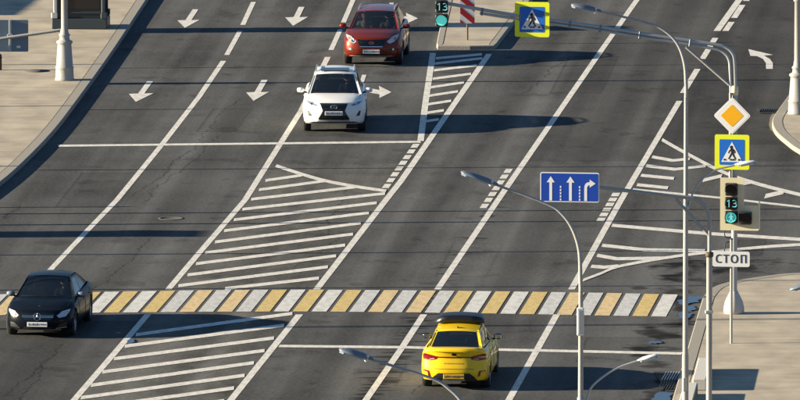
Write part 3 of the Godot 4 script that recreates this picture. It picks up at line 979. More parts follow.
func build_signs() -> void:
	# --- the mast with the long arm: pole, curved top, two chords, brace
	var b := Vector3(8.85, 0.00, 24.96)
	var t := thing("signal_mast", "grey cantilever mast with a long double arm over the road and a bulbous concrete foot", "mast", Vector3(b.x, 0.125, b.z))
	var o := t.position
	var st := new_st()
	lathe(st, at(Vector3.ZERO), [Vector2(0, 0), Vector2(0.255, 0), Vector2(0.275, 0.06), Vector2(0.27, 0.16), Vector2(0.235, 0.32), Vector2(0.17, 0.46), Vector2(0.12, 0.56), Vector2(0.10, 0.60), Vector2(0, 0.60)], 24)
	obj("concrete_foot", st, M.concrete, t)
	st = new_st()
	tube(st, [Vector3(0, 0.5, 0), Vector3(0, 5.9, 0)], [0.085, 0.075], 14)
	obj("pole", st, M.galv, t)
	st = new_st()
	lathe(st, at(Vector3(0, 5.82, 0)), [Vector2(0.076, 0), Vector2(0.10, 0.02), Vector2(0.10, 0.22), Vector2(0.06, 0.26)], 14)
	obj("sleeve", st, M.cream, t)
	st = new_st()
	tube(st, curve([Vector3(0.02, 5.95, 0), Vector3(8.84, 6.83, 24.96) - o, Vector3(8.78, 7.07, 24.96) - o, Vector3(8.62, 7.22, 24.96) - o, Vector3(8.30, 7.30, 24.96) - o, Vector3(6.87, 7.51, 24.96) - o, Vector3(5.29, 7.76, 24.96) - o, Vector3(3.01, 8.08, 24.96) - o, Vector3(1.24, 8.39, 24.96) - o], 5), 0.047, 10)
	obj("arm", st, M.galv, t)
	st = new_st()
	tube(st, curve([Vector3(-0.09, 5.7, 0), Vector3(8.73, 6.56, 24.96) - o, Vector3(8.70, 6.88, 24.96) - o, Vector3(8.56, 7.08, 24.96) - o, Vector3(8.25, 7.19, 24.96) - o, Vector3(6.87, 7.42, 24.96) - o, Vector3(5.29, 7.67, 24.96) - o, Vector3(3.01, 7.99, 24.96) - o, Vector3(2.11, 8.13, 24.96) - o], 5), 0.040, 10)
	obj("arm", st, M.galv, t)
	for px in [Vector3(7.67, 7.34, 24.96), Vector3(6.34, 7.55, 24.96), Vector3(5.29, 7.72, 24.96), Vector3(4.49, 7.83, 24.96), Vector3(3.17, 8.03, 24.96), Vector3(2.17, 8.17, 24.96)]:
		st = new_st()
		bx(st, at(px - o, Vector3(0, 0, -0.13)), Vector3(0.06, 0.2, 0.11), 0.01)
		obj("arm_clip", st, M.lamp_grey, t)
	st = new_st()
	tube(st, [Vector3(7.56, 7.23, 24.96) - o, Vector3(8.71, 6.22, 24.96) - o], 0.036, 10)
	obj("brace", st, M.pole, t)
	st = new_st()
	tube(st, [Vector3(-0.11, 5.9, 0.09), Vector3(-0.11, 3.0, 0.09)], 0.042, 10)
	obj("sign_tube", st, M.pole, t)
	for y in [5.5, 4.4, 3.3]:
		st = new_st()
		bx(st, at(Vector3(-0.05, y, 0.05)), Vector3(0.2, 0.06, 0.14), 0.01)
		obj("clamp", st, M.galv, t)
	for y in [2.05, 1.55]:
		st = new_st()
		tube(st, curve([Vector3(-0.05, y + 0.35, 0.02), Vector3(-0.22, y + 0.33, 0.02), Vector3(-0.24, y, 0.02), Vector3(-0.05, y - 0.02, 0.02)], 4), 0.014, 6)
		obj("cable_loop", st, M.iron, t)
	var zf := b.z + 0.15
	# priority-road diamond
	var c := Vector3(8.78, 5.42, 24.96)
	var s := thing("priority_sign", "white diamond sign with an amber centre on the signal mast", "road sign", Vector3(c.x, c.y, zf + 0.02), -0.15)
	s.rotation.z = PI / 4
	plate(s, "white_board", round_rect(0.71, 0.71, 0.06), -0.02, 0.0, M.sign_white)
	plate(s, "border_line", round_rect(0.655, 0.655, 0.05), -0.001, 0.0025, M.sign_white)
	plate(s, "amber_square", round_rect(0.43, 0.43, 0.03), 0.002, 0.006, M.sign_amber)
	st = new_st()
	bx(st, at(Vector3(-0.03, 0.06, -0.03), Vector3(0, 0, -PI / 4)), Vector3(0.16, 0.05, 0.04), 0.006)
	obj("clamp", st, M.galv, s)
	c = Vector3(8.78, 4.45, 24.96)
	crossing_sign(Vector3(c.x, c.y, zf + 0.02), 0.06, "square pedestrian crossing sign with a yellow border below the amber diamond")
	c = Vector3(3.49, 7.97, 24.96)
	crossing_sign(Vector3(c.x, c.y, b.z + 0.09), 0.08, "square pedestrian crossing sign with a yellow border hanging from the long arm")
	# traffic light on a cream backing board
	c = Vector3(8.79, 3.07, 24.96)
	traffic_light(Vector3(c.x, c.y, zf + 0.06), true)
	c = Vector3(1.11, 8.32, 24.96)
	traffic_light(Vector3(c.x, c.y, b.z + 0.07), false)
	# stop plate on its own thin post
	var q := Vector3(8.62, 0.00, 30.74)
	t = thing("sign_post", "thin pale steel post standing on the pavement before the concrete foot", "post", Vector3(q.x, 0.125, q.z))
	st = new_st()
	tube(st, [Vector3(0, 0, 0), Vector3(0, 2.75, 0)], 0.036, 12)
	obj("tube", st, M.pole, t)
	st = new_st()
	lathe(st, at(Vector3(0, 2.75, 0)), [Vector2(0.038, -0.03), Vector2(0.038, 0.005), Vector2(0, 0.015)], 12)
	obj("cap", st, M.iron, t)
	c = Vector3(8.61, 2.34, 30.74)
	s = thing("stop_plate", "white stop line plate with black Cyrillic letters on a thin post", "road sign", Vector3(c.x, c.y, q.z + 0.06), -0.12)
	plate(s, "white_board", round_rect(0.97, 0.40, 0.05), -0.02, 0.0, M.sign_white)
	var tm := TextMesh.new()
	tm.text = "СТОП"
	var f := SystemFont.new()
	f.font_names = PackedStringArray(["Droid Sans"])
	var fv := FontVariation.new()
	fv.base_font = f
	fv.variation_embolden = 0.45
	fv.spacing_glyph = 7
	tm.font = fv
	tm.font_size = 64
	tm.pixel_size = 0.0041
	tm.depth = 0.004
	var o2 := add_mesh("lettering", tm, M.sign_black, s)
	o2.position = Vector3(0, 0.0, 0.003)
	o2.scale = Vector3(1.10, 1.12, 1)
	clamp_pair(s, -0.1, 0.1, 0.04)

	# --- mast with the blue lane sign
	b = Vector3(7.67, 0.00, 45.56)
	t = thing("sign_mast", "pale cantilever mast with a curved top carrying the blue lane sign", "mast", Vector3(b.x, 0.125, b.z))
	o = t.position
	st = new_st()
	tube(st, [Vector3(0, 0, 0), Vector3(0, 4.25, 0)], 0.072, 14)
	obj("pole", st, M.pole, t)
	st = new_st()
	lathe(st, at(Vector3(0, 4.22, 0)), [Vector2(0.073, -0.02), Vector2(0.10, 0), Vector2(0.10, 0.1), Vector2(0.05, 0.12)], 14)
	obj("collar", st, M.bracket, t)
	st = new_st()
	tube(st, curve([Vector3(0, 4.2, 0), Vector3(7.67, 4.88, 45.56) - o, Vector3(7.66, 5.33, 45.56) - o, Vector3(7.58, 5.56, 45.56) - o, Vector3(7.41, 5.73, 45.56) - o, Vector3(7.16, 5.81, 45.56) - o, Vector3(6.44, 5.89, 45.56) - o, Vector3(4.95, 6.07, 45.56) - o, Vector3(3.57, 6.23, 45.56) - o], 5), 0.048, 12)
	obj("arm", st, M.pole, t)
	st = new_st()
	tube(st, [Vector3(6.84, 5.78, 45.56) - o, Vector3(7.66, 4.86, 45.56) - o], 0.038, 10)
	obj("brace", st, M.pole, t)
	st = new_st()
	bx(st, at(Vector3(7.66, 2.96, 45.56) - o), Vector3(0.2, 0.09, 0.2), 0.02)
	obj("clamp", st, M.galv, t)
	c = Vector3(4.20, 6.09, 45.56)
	s = thing("lane_sign", "wide blue sign with two straight white arrows and one bent to the right", "road sign", Vector3(c.x, c.y, b.z + 0.14), -0.12)
	plate(s, "white_board", round_rect(1.47, 0.74, 0.05), -0.02, 0.0, M.sign_white)
	plate(s, "blue_panel", round_rect(1.42, 0.69, 0.035), -0.001, 0.004, M.lane_blue)
	for x in [-0.47, 0.02]:
		plate(s, "arrow", poly([Vector2(x - 0.035, -0.335), Vector2(x + 0.035, -0.335), Vector2(x + 0.035, 0.12), Vector2(x + 0.10, 0.12), Vector2(x, 0.27), Vector2(x - 0.10, 0.12), Vector2(x - 0.035, 0.12)]), 0.003, 0.008, M.sign_white)
	var bend := [Vector2(0.365, -0.335), Vector2(0.435, -0.335), Vector2(0.435, -0.02), Vector2(0.445, 0.03), Vector2(0.475, 0.055), Vector2(0.50, 0.06), Vector2(0.50, 0.0), Vector2(0.645, 0.10), Vector2(0.50, 0.20), Vector2(0.50, 0.135), Vector2(0.45, 0.13), Vector2(0.40, 0.10), Vector2(0.373, 0.05), Vector2(0.365, -0.02)]
	plate(s, "arrow", poly(bend), 0.003, 0.008, M.sign_white)
	for x in [-0.225, 0.25]:
		for k in 5:
			plate(s, "dash", poly([Vector2(x - 0.017, -0.33 + k * 0.078), Vector2(x + 0.017, -0.33 + k * 0.078), Vector2(x + 0.017, -0.28 + k * 0.078), Vector2(x - 0.017, -0.28 + k * 0.078)]), 0.003, 0.008, M.sign_white)
	for x in [-0.4, 0.4]:
		clamp_pair(s, 0.0 if x > 0 else 0.08, 0.12 if x < 0 else 0.05, 0.12, x)

	# --- red and white striped board on the island
	q = Vector3(2.14, 0.13, -39.52)
	t = thing("striped_board", "red and white diagonally striped board on a thin post on the island", "road sign", Vector3(q.x, 0.125, q.z))
	st = new_st()
	tube(st, [Vector3(0, 0, 0), Vector3(0, 1.9, 0)], 0.03, 10)
	obj("post", st, M.bracket, t)
	var bd := poly([Vector2(-0.23, 0.54), Vector2(0.23, 0.54), Vector2(0.23, 1.9), Vector2(-0.23, 1.9)])
	plate(t, "white_board", bd, 0.035, 0.05, M.sign_white)
	for k in 6:
		var y := 0.20 + k * 0.42
		var band := poly([Vector2(-0.3, y + 0.30), Vector2(0.3, y - 0.20), Vector2(0.3, y + 0.02), Vector2(-0.3, y + 0.52)])
		for cut in Geometry2D.intersect_polygons(band, bd):
			plate(t, "red_stripe", cut, 0.049, 0.054, M.sign_red)

	# --- arm with a sign seen from behind, on a mast left of the picture
	b = Vector3(-12.11, 0.00, 27.30)
	t = thing("sign_mast", "slim pale arm reaching in over the left pavement with a sign turned away", "mast", Vector3(b.x, 0.0, b.z))
	o = t.position
	st = new_st()
	tube(st, curve([Vector3(0, 0, 0), Vector3(0, 6.4, 0), Vector3(-12.02, 7.10, 27.30) - o, Vector3(-11.70, 7.47, 27.30) - o, Vector3(-11.15, 7.61, 27.30) - o, Vector3(-10.49, 7.71, 27.30) - o, Vector3(-8.92, 7.94, 27.30) - o], 5), 0.042, 12)
	obj("arm", st, M.pole, t)
	c = Vector3(-10.23, 7.78, 27.30)
	s = thing("blank_sign_back", "blue grey metal back of a sign hanging on the slim arm", "road sign", Vector3(c.x, c.y, b.z - 0.09))
	plate(s, "panel", round_rect(0.95, 0.84, 0.03), -0.02, 0.0, M.sign_back)
	st = new_st()
	bx(st, at(Vector3(0, 0, 0.012)), Vector3(0.06, 0.84, 0.022), 0.005)
	obj("rail", st, M.galv, s)
	st = new_st()
	bx(st, at(Vector3(0, 0.0, 0.04)), Vector3(0.14, 0.10, 0.05), 0.005)
	obj("clamp", st, M.galv, s)
	plate(s, "sticker", round_rect(0.10, 0.06, 0.01, Vector2(0.22, -0.29)), -0.001, 0.003, M.sign_white)

func traffic_light(c: Vector3, board: bool) -> void:
	var t := thing("traffic_light", "black traffic light on a cream backing board showing a green signal and countdown" if board else "black traffic light at the tip of the long arm above the island", "traffic light", c, -0.12)
	if board:
		plate(t, "backing_board", poly([Vector2(-0.32, -0.70), Vector2(0.69, -0.70), Vector2(0.69, -0.03), Vector2(0.31, -0.03), Vector2(0.31, 0.70), Vector2(-0.32, 0.70)]), -0.03, 0.0, M.cream)
		var st0 := new_st()
		bx(st0, at(Vector3(0.70, -0.31, -0.09)), Vector3(0.05, 0.74, 0.2), 0.008)
		obj("board_rim", st0, M.cream, t)
		clamp_pair(t, -0.5, 0.55, 0.08)
	else:
		var st0 := new_st()
		bx(st0, at(Vector3(0.05, 0.06, -0.03)), Vector3(0.12, 0.22, 0.14), 0.01)
		obj("clamp", st0, M.galv, t)
	var k := 0
	for y in [0.40, 0.03, -0.34] if board else [0.36, 0.0, -0.36]:
		light_section(t, Vector3(-0.02 if board else 0.0, y, 0), k, board)
		k += 1
	if board:
		light_section(t, Vector3(0.36, -0.36, 0), 0, board)

func light_section(t: Node, o: Vector3, state: int, board: bool) -> void:
	var st := new_st()
	bx(st, at(o + Vector3(0, 0, 0.06)), Vector3(0.335, 0.335, 0.12), 0.025)
	var h := obj("lamp_section", st, M.light_case, t)
	var p := disc(0.145, Vector2(o.x, o.y), 24)
	plate(h, "lens", p, 0.12, 0.128, [M.lens_dark, M.lens_dark, M.green_dim if board else M.green_on][state])
	# visor: half a tube, open below
	st = new_st()
	soft(st)
	for i in 14:
		var a0 := PI * (-0.12 + 1.24 * i / 14)
		var a1 := PI * (-0.12 + 1.24 * (i + 1) / 14)
		for q in [[0.165, 0.0], [0.157, 0.0]]:
			var u: Vector3 = Vector3(cos(a0), sin(a0), 0) * q[0]
			var v: Vector3 = Vector3(cos(a1), sin(a1), 0) * q[0]
			var e0 := 0.12 + 0.16 * (0.35 + 0.65 * maxf(0.0, sin(a0)))
			var e1 := 0.12 + 0.16 * (0.35 + 0.65 * maxf(0.0, sin(a1)))
			quad(st, o + u + Vector3(0, 0, 0.115), o + u + Vector3(0, 0, e0), o + v + Vector3(0, 0, e1), o + v + Vector3(0, 0, 0.115))
	obj("visor", st, M.light_case, h)
	if state == 1:
		var tm := TextMesh.new()
		tm.text = "13"
		var f := SystemFont.new()
		f.font_names = PackedStringArray(["Droid Sans Mono"])
		f.font_weight = 700
		tm.font = f
		tm.font_size = 64
		tm.pixel_size = 0.0042
		tm.depth = 0.004
		var d := add_mesh("countdown_digits", tm, M.digit_on, h)
		d.position = o + Vector3(0.02, 0.0, 0.132)
	if state == 2 and board:
		st = new_st()
		for s in [[disc(0.026, Vector2(0, 0.08), 10)], [stroke(Vector2(0, 0.05), Vector2(0.005, -0.03), 0.05)], [stroke(Vector2(0, -0.02), Vector2(-0.045, -0.10), 0.03)], [stroke(Vector2(0.01, -0.02), Vector2(0.045, -0.10), 0.03)], [stroke(Vector2(-0.01, 0.045), Vector2(-0.06, -0.01), 0.02)], [stroke(Vector2(0.015, 0.045), Vector2(0.06, 0.0), 0.02)]]:
			prism(st, at(o), s[0], 0.127, 0.132)
		obj("green_figure", st, M.digit_on, h)
		var ring := new_st()
		soft(ring)
		var pts := []
		for i in 25:
			pts.append(o + Vector3(cos(TAU * i / 24) * 0.125, sin(TAU * i / 24) * 0.125, 0.13))
		tube(ring, pts, 0.013, 6, false)
		obj("green_ring", ring, M.green_on, h)

# ---------------------------------------------------------------- furniture
func ad_kiosk(base: Vector3, label: String, tall: float) -> Node3D:
	var t := thing("advertising_kiosk", label, "kiosk", base, -0.06)
	var st := new_st()
	bx(st, at(Vector3(0, 0.17, 0)), Vector3(1.78, 0.34, 1.30), 0.03)
	obj("plinth", st, M.kiosk_trim, t)
	for x in [-0.77, 0.77]:
		for z in [-0.53, 0.53]:
			st = new_st()
			bx(st, at(Vector3(x, 0.34 + (tall - 0.5) / 2, z)), Vector3(0.12, tall - 0.5, 0.12), 0.02)
			obj("corner_post", st, M.silver if x < 0 else M.kiosk_trim, t)
			st = new_st()
			bx(st, at(Vector3(x * 1.03, 0.44, z * 1.03)), Vector3(0.20, 0.2, 0.20), 0.02)
			obj("post_foot", st, M.silver if x < 0 else M.kiosk_trim, t)
	st = new_st()
	bx(st, at(Vector3(0, 0.34 + (tall - 0.5) / 2, 0)), Vector3(1.44, tall - 0.5, 1.0), 0.01)
	obj("core", st, M.kiosk, t)
	st = new_st()
	bx(st, at(Vector3(0, tall / 2 + 0.18, 0.51)), Vector3(1.28, tall - 0.9, 0.03), 0.01)
	obj("poster_pane", st, M.kiosk_panel, t)
	st = new_st()
	bx(st, at(Vector3(0, 0.52, 0.515)), Vector3(1.36, 0.05, 0.05), 0.01)
	obj("pane_sill", st, M.kiosk_trim, t)
	st = new_st()
	bx(st, at(Vector3(0, tall - 0.08, 0)), Vector3(1.86, 0.18, 1.36), 0.04)
	obj("roof", st, M.kiosk_trim, t)
	return t

func build_furniture() -> void:
	# street lamps down the right pavement; heights and reaches read off the picture
	var b := Vector3(7.10, 0.125, 44.7)
	var o := b
	street_lamp(b, [Vector3(0, 8.1, 0), Vector3(0, 8.4, 0), Vector3(7.05, 9.10, 44.70) - o, Vector3(6.85, 9.60, 44.70) - o, Vector3(6.45, 9.95, 44.70) - o, Vector3(5.95, 10.12, 44.70) - o, Vector3(4.96, 10.36, 44.70) - o], Vector3(4.24, 10.52, 44.70) - o,
		[Vector3(0.06, 5.3, 0), Vector3(7.20, 5.62, 44.70) - o, Vector3(7.33, 5.92, 44.70) - o, Vector3(7.53, 6.19, 44.70) - o, Vector3(7.82, 6.39, 44.70) - o, Vector3(8.32, 6.52, 44.70) - o], Vector3(8.84, 6.61, 44.70) - o, "tall street lamp beside the blue sign mast, with a second low arm")
	b = Vector3(3.99, -0.00, 78.61)
	b.y = 0.125
	o = b
	var sl := street_lamp(b, [Vector3(0, 7.8, 0), Vector3(3.98, 8.20, 78.61) - o, Vector3(3.95, 8.82, 78.61) - o, Vector3(3.79, 9.31, 78.61) - o, Vector3(3.53, 9.66, 78.61) - o, Vector3(3.20, 9.86, 78.61) - o, Vector3(2.14, 10.26, 78.61) - o], Vector3(1.34, 10.55, 78.61) - o,
		[Vector3(0.06, 5.2, 0), Vector3(4.12, 5.48, 78.61) - o, Vector3(4.22, 5.75, 78.61) - o, Vector3(4.46, 5.98, 78.61) - o, Vector3(4.79, 6.19, 78.61) - o, Vector3(5.25, 6.35, 78.61) - o], Vector3(5.69, 6.48, 78.61) - o, "tall street lamp with a pale cabinet strapped to its pole")
	var st := new_st()
	bx(st, at(Vector3(3.98, 7.24, 78.61) - o + Vector3(0, 0, 0.10)), Vector3(0.16, 0.62, 0.16), 0.02)
	var cab := obj("cabinet", st, M.lamp_white, sl)
	st = new_st()
	bx(st, at(Vector3(3.98, 7.24, 78.61) - o + Vector3(0.01, 0, 0.182)), Vector3(0.10, 0.52, 0.012), 0.003)
	obj("cabinet_door", st, M.galv, cab)
	b = Vector3(1.50, 0.00, 107.40)
	b.y = 0.125
	o = b
	street_lamp(b, [Vector3(0, 7.6, 0), Vector3(1.50, 8.40, 107.40) - o, Vector3(1.44, 9.04, 107.40) - o, Vector3(1.24, 9.52, 107.40) - o, Vector3(0.97, 9.82, 107.40) - o, Vector3(0.59, 10.04, 107.40) - o, Vector3(-0.55, 10.40, 107.40) - o], Vector3(-1.20, 10.60, 107.40) - o, [], Vector3.ZERO, "street lamp whose grey head hangs before the yellow taxi")
	# the pale end of a lamp reaching in from the right
	b = Vector3(12.14, 0.00, 52.31)
	b.y = 0.125
	o = b
	street_lamp(b, [Vector3(0, 4.2, 0), Vector3(12.09, 4.41, 52.31) - o, Vector3(11.92, 4.90, 52.31) - o, Vector3(11.44, 5.09, 52.31) - o, Vector3(10.78, 5.00, 52.31) - o, Vector3(10.23, 4.65, 52.31) - o], Vector3(9.45, 4.41, 52.31) - o, [], Vector3.ZERO, "low lamp with its pale head reaching in over the right pavement")
	# classical lampposts
	lamppost(Vector3(Vector3(-10.35, 0.12, -28.56).x, 0.125, Vector3(-10.35, 0.12, -28.56).z), "white lamppost with a turned cast base beside the black kiosk")
	lamppost(Vector3(Vector3(11.98, 0.15, -19.72).x, 0.125, Vector3(11.98, 0.15, -19.72).z), "white lamppost with a turned cast base on the sandy rounded corner")
	# kiosks and poles on the left pavement, some beyond the picture, whose long shadows cross the road
	var k := Vector3(-10.23, 0.13, -43.22)
	ad_kiosk(Vector3(k.x, 0.125, k.z), "black glass advertising kiosk on a blue grey plinth", 3.9)
	k = Vector3(-23.40, 0.12, 8.31)
	ad_kiosk(Vector3(k.x, 0.125, k.z), "black advertising kiosk on the left pavement near the crossing", 4.0)
	for p in [[Vector3(-13.28, 0.12, -32.62), 7.5, 0.05], [Vector3(-22.16, 0.12, -21.17), 3.7, 0.08], [Vector3(-15.74, 0.12, -6.65), 9.5, 0.07], [Vector3(-17.56, 0.12, 3.48), 9.5, 0.09], [Vector3(-18.56, 0.12, 5.98), 9.5, 0.10], [Vector3(-20.76, 0.12, 2.17), 3.0, 0.08], [Vector3(-17.94, 0.12, 12.46), 9.5, 0.075], [Vector3(-18.90, 0.12, 19.80), 9.5, 0.075], [Vector3(-20.05, 0.12, 27.52), 9.5, 0.075]]:
		thin_pole(Vector3(p[0].x, 0.125, p[0].z), p[1], p[2], "plain pale pole standing on the left pavement")
	# low kiosk hall left of the picture: its roof edge throws the shade by the sign back
	var w := thing("pavilion", "long low grey pavilion along the left pavement", "pavilion", Vector3(-25.4, 0.125, -54.0), -0.12)
	st = new_st()
	bx(st, at(Vector3(0, 1.35, 0)), Vector3(4.0, 2.7, 15.0), 0.03)
	obj("wall", st, M.kiosk_trim, w)
	st = new_st()
	bx(st, at(Vector3(0, 2.78, 0)), Vector3(4.4, 0.16, 15.4), 0.03)
	obj("roof", st, M.galv, w)
	# a brown bollard at the left edge
	var br := Vector3(-12.45, 0.06, -31.25)
	var bo := thing("bollard", "short dark brown bollard on the left pavement", "bollard", Vector3(br.x, 0.125, br.z))
	st = new_st()
	lathe(st, at(Vector3.ZERO), [Vector2(0, 0), Vector2(0.075, 0), Vector2(0.075, 0.4), Vector2(0.07, 0.48), Vector2(0.0, 0.53)], 14)
	obj("shaft", st, M.brown_post, bo)
	st = new_st()
	lathe(st, at(Vector3(0, 0.36, 0)), [Vector2(0.076, 0), Vector2(0.085, 0.01), Vector2(0.085, 0.04), Vector2(0.076, 0.05)], 14)
	obj("band", st, M.iron, bo)
	# worn manhole lid in the paving
	var mh := Vector3(-11.27, 0.00, -30.98)
	st = new_st()
	lathe(st, at(Vector3(mh.x, 0.125, mh.z)), [Vector2(0.40, 0), Vector2(0.40, 0.006), Vector2(0, 0.006)], 24)
	obj("manhole_lid", st, M.soil, get_node("pavement_left"))

# ---------------------------------------------------------------- vehicles
# Front of every vehicle is +z, s is the distance behind the front end.
func lin(t: Array, s: float) -> float:
	if s <= t[0][0]:
		return t[0][1]
	for i in t.size() - 1:
		if s <= t[i + 1][0]:
			return lerpf(t[i][1], t[i + 1][1], (s - t[i][0]) / (t[i + 1][0] - t[i][0]))
	return t[t.size() - 1][1]

func lin_soft(t: Array, s: float, k := 0.07) -> float:
	return (lin(t, s - k) + 2.0 * lin(t, s) + lin(t, s + k)) * 0.25

# how far the nose (or tail) lies behind the foremost plane at x, y
func nose(c: Dictionary, x: float, y: float) -> float:
	return c.plan * pow(absf(x) / (c.W * 0.5), c.plan_pow) + lin_soft(c.front_lean, y, 0.03)

func tail(c: Dictionary, x: float, y: float) -> float:
	return c.rplan * pow(absf(x) / (c.W * 0.5), 2.8) + lin_soft(c.rear_lean, y, 0.03)

func section(c: Dictionary, s: float) -> Array:
	var w := lin_soft(c.width, s)
	var yt := lin_soft(c.top, s)
	var yb := lin_soft(c.bottom, s)
	var arch := 0.0
	for a in [c.fo, c.fo + c.wb]:
		var d := absf(s - a)
		var r: float = c.wheel + 0.055
		if d < r:
			arch = maxf(arch, c.wheel + sqrt(r * r - d * d))
	var h := yt - yb
	var crown: float = c.crown
	var raw := [[0.0, 0.0], [0.70, 0.0], [0.93, 0.015], [0.985, 0.12], [1.0, 0.30], [1.0, 0.48], [0.993, 0.66], [0.972, 0.82], [0.935, 0.935], [0.86, 0.99]]
	var out := []
	var k := 0
	for q in raw:
		var y: float = yb + h * q[1]
		if y < arch:
			y = arch + 0.0015 * k
		out.append(Vector2(w * q[0], y))
		k += 1
	for q in [[0.6, 0.6], [0.3, 0.92], [0.0, 1.0]]:
		out.append(Vector2(w * q[0], yt + crown * q[1]))
	return out

func body_point(c: Dictionary, p: Vector2, s: float, side: float) -> Vector3:
	var f := pow(clampf(1.0 - s / 0.95, 0.0, 1.0), 1.25)
	var r := pow(clampf(1.0 - (c.L - s) / 0.85, 0.0, 1.0), 1.25)
	var z: float = c.L * 0.5 - s
	if f > 0.0:
		z -= nose(c, p.x, p.y) * f
	if r > 0.0:
		z += tail(c, p.x, p.y) * r
	return Vector3(p.x * side, p.y, z)

func car_body(c: Dictionary) -> SurfaceTool:
	var st := new_st()
	soft(st)
	var S := []
	var s := 0.0
	while s < c.L - 0.001:
		S.append(s)
		s += 0.03 if s < 0.2 else 0.055
	S.append(c.L)
	var prev := []
	for i in S.size():
		var sec := section(c, S[i])
		if i > 0:
			var open: bool = S[i - 1] > c.cowl - 0.05 and S[i] < c.deck + 0.05
			for side in [-1.0, 1.0]:
				for k in sec.size() - 1:
					if open and k >= 9:
						continue
					var a := body_point(c, prev[k], S[i - 1], side)
					var b := body_point(c, sec[k], S[i], side)
					var d := body_point(c, prev[k + 1], S[i - 1], side)
					var e := body_point(c, sec[k + 1], S[i], side)
					if side > 0:
						quad(st, a, d, e, b)
					else:
						quad(st, a, b, e, d)
		prev = sec
	# nose and tail skins
	for end in 2:
		var sv: float = 0.0 if end == 0 else c.L
		var sec := section(c, sv)
		var n := 16
		for k in range(1, sec.size() - 1):
			for j in n:
				var q := []
				for e in [[k, j], [k, j + 1], [k + 1, j + 1], [k + 1, j]]:
					var x: float = sec[e[0]].x * (2.0 * e[1] / n - 1.0)
					q.append(body_point(c, Vector2(absf(x), sec[e[0]].y), sv, signf(x) if x != 0.0 else 1.0))
				if end == 0:
					quad(st, q[0], q[3], q[2], q[1])
				else:
					quad(st, q[0], q[1], q[2], q[3])
	return st

# patch laid on the nose (or tail) skin; outline in x, y
func skin_patch(c: Dictionary, front: bool, outline: PackedVector2Array, off: float) -> SurfaceTool:
	var st := new_st()
	flat(st)
	var zf := func(x: float, y: float, o: float) -> Vector3:
		if front:
			return Vector3(x, y, c.L * 0.5 - nose(c, x, y) + o)
		return Vector3(x, y, -c.L * 0.5 + tail(c, x, y) - o)
	var lo := Vector2(9, 9)
	var hi := Vector2(-9, -9)
	for p in outline:
		lo = lo.min(p)
		hi = hi.max(p)
	var nx := maxi(1, int(ceil((hi.x - lo.x) / 0.07)))
	var ny := maxi(1, int(ceil((hi.y - lo.y) / 0.07)))
	for i in nx:
		for j in ny:
			var a := Vector2(lerpf(lo.x, hi.x, float(i) / nx), lerpf(lo.y, hi.y, float(j) / ny))
			var b := Vector2(lerpf(lo.x, hi.x, float(i + 1) / nx), lerpf(lo.y, hi.y, float(j + 1) / ny))
			for cut in Geometry2D.intersect_polygons(outline, poly([a, Vector2(b.x, a.y), b, Vector2(a.x, b.y)])):
				var idx := Geometry2D.triangulate_polygon(cut)
				for k in range(0, idx.size(), 3):
					var t := [cut[idx[k]], cut[idx[k + 1]], cut[idx[k + 2]]]
					var cw: bool = (t[1] - t[0]).cross(t[2] - t[0]) < 0
					if cw != front:
						t = [t[0], t[2], t[1]]
					tri(st, zf.call(t[0].x, t[0].y, off), zf.call(t[1].x, t[1].y, off), zf.call(t[2].x, t[2].y, off))
	for i in outline.size():
		var a := outline[i]
		var b := outline[(i + 1) % outline.size()]
		var n := maxi(1, int(ceil(a.distance_to(b) / 0.07)))
		for k in n:
			var u := a.lerp(b, float(k) / n)
			var v := a.lerp(b, float(k + 1) / n)
			quad(st, zf.call(u.x, u.y, off), zf.call(v.x, v.y, off), zf.call(v.x, v.y, -0.03), zf.call(u.x, u.y, -0.03))
	return st

func mirror_x(p: Array) -> PackedVector2Array:
	var out := PackedVector2Array()
	for q in p:
		out.append(Vector2(-q.x, q.y))
	return out

func pair(c: Dictionary, t: Node, front: bool, called: String, p: Array, off: float, m: Material) -> Array:
	return [obj(called, skin_patch(c, front, poly(p), off), m, t), obj(called, skin_patch(c, front, mirror_x(p), off), m, t)]

# curved four-sided patch: a, b below, d, e above; the lower and upper edges bulge
func bowed(a: Vector3, b: Vector3, d: Vector3, e: Vector3, lo: Vector3, up: Vector3, u: float, v: float) -> Vector3:
	var k := 1.0 - pow(2.0 * u - 1.0, 2.0)
	return a.lerp(b, u).lerp(d.lerp(e, u), v) + lo.lerp(up, v) * k

func glazed(paint: SurfaceTool, panes: Array, P: Array, rects: Array, flip: bool) -> void:
	var us := [0.0, 1.0]
	var vs := [0.0, 1.0]
	for k in 9:
		us.append((k + 1) / 10.0)
	for k in 5:
		vs.append((k + 1) / 6.0)
	for r in rects:
		us.append_array([r[0], r[1]])
		vs.append_array([r[2], r[3]])
	us.sort()
	vs.sort()
	soft(paint)
	for i in us.size() - 1:
		for j in vs.size() - 1:
			if us[i + 1] - us[i] < 0.0001 or vs[j + 1] - vs[j] < 0.0001:
				continue
			var mu: float = (us[i] + us[i + 1]) * 0.5
			var mv: float = (vs[j] + vs[j + 1]) * 0.5
			var st := paint
			for k in rects.size():
				var r: Array = rects[k]
				if mu > r[0] and mu < r[1] and mv > r[2] and mv < r[3]:
					st = panes[k]
			var q := []
			for e in [[us[i], vs[j]], [us[i + 1], vs[j]], [us[i + 1], vs[j + 1]], [us[i], vs[j + 1]]]:
				q.append(bowed(P[0], P[1], P[2], P[3], P[4], P[5], e[0], e[1]))
			if flip:
				quad(st, q[0], q[3], q[2], q[1])
			else:
				quad(st, q[0], q[1], q[2], q[3])

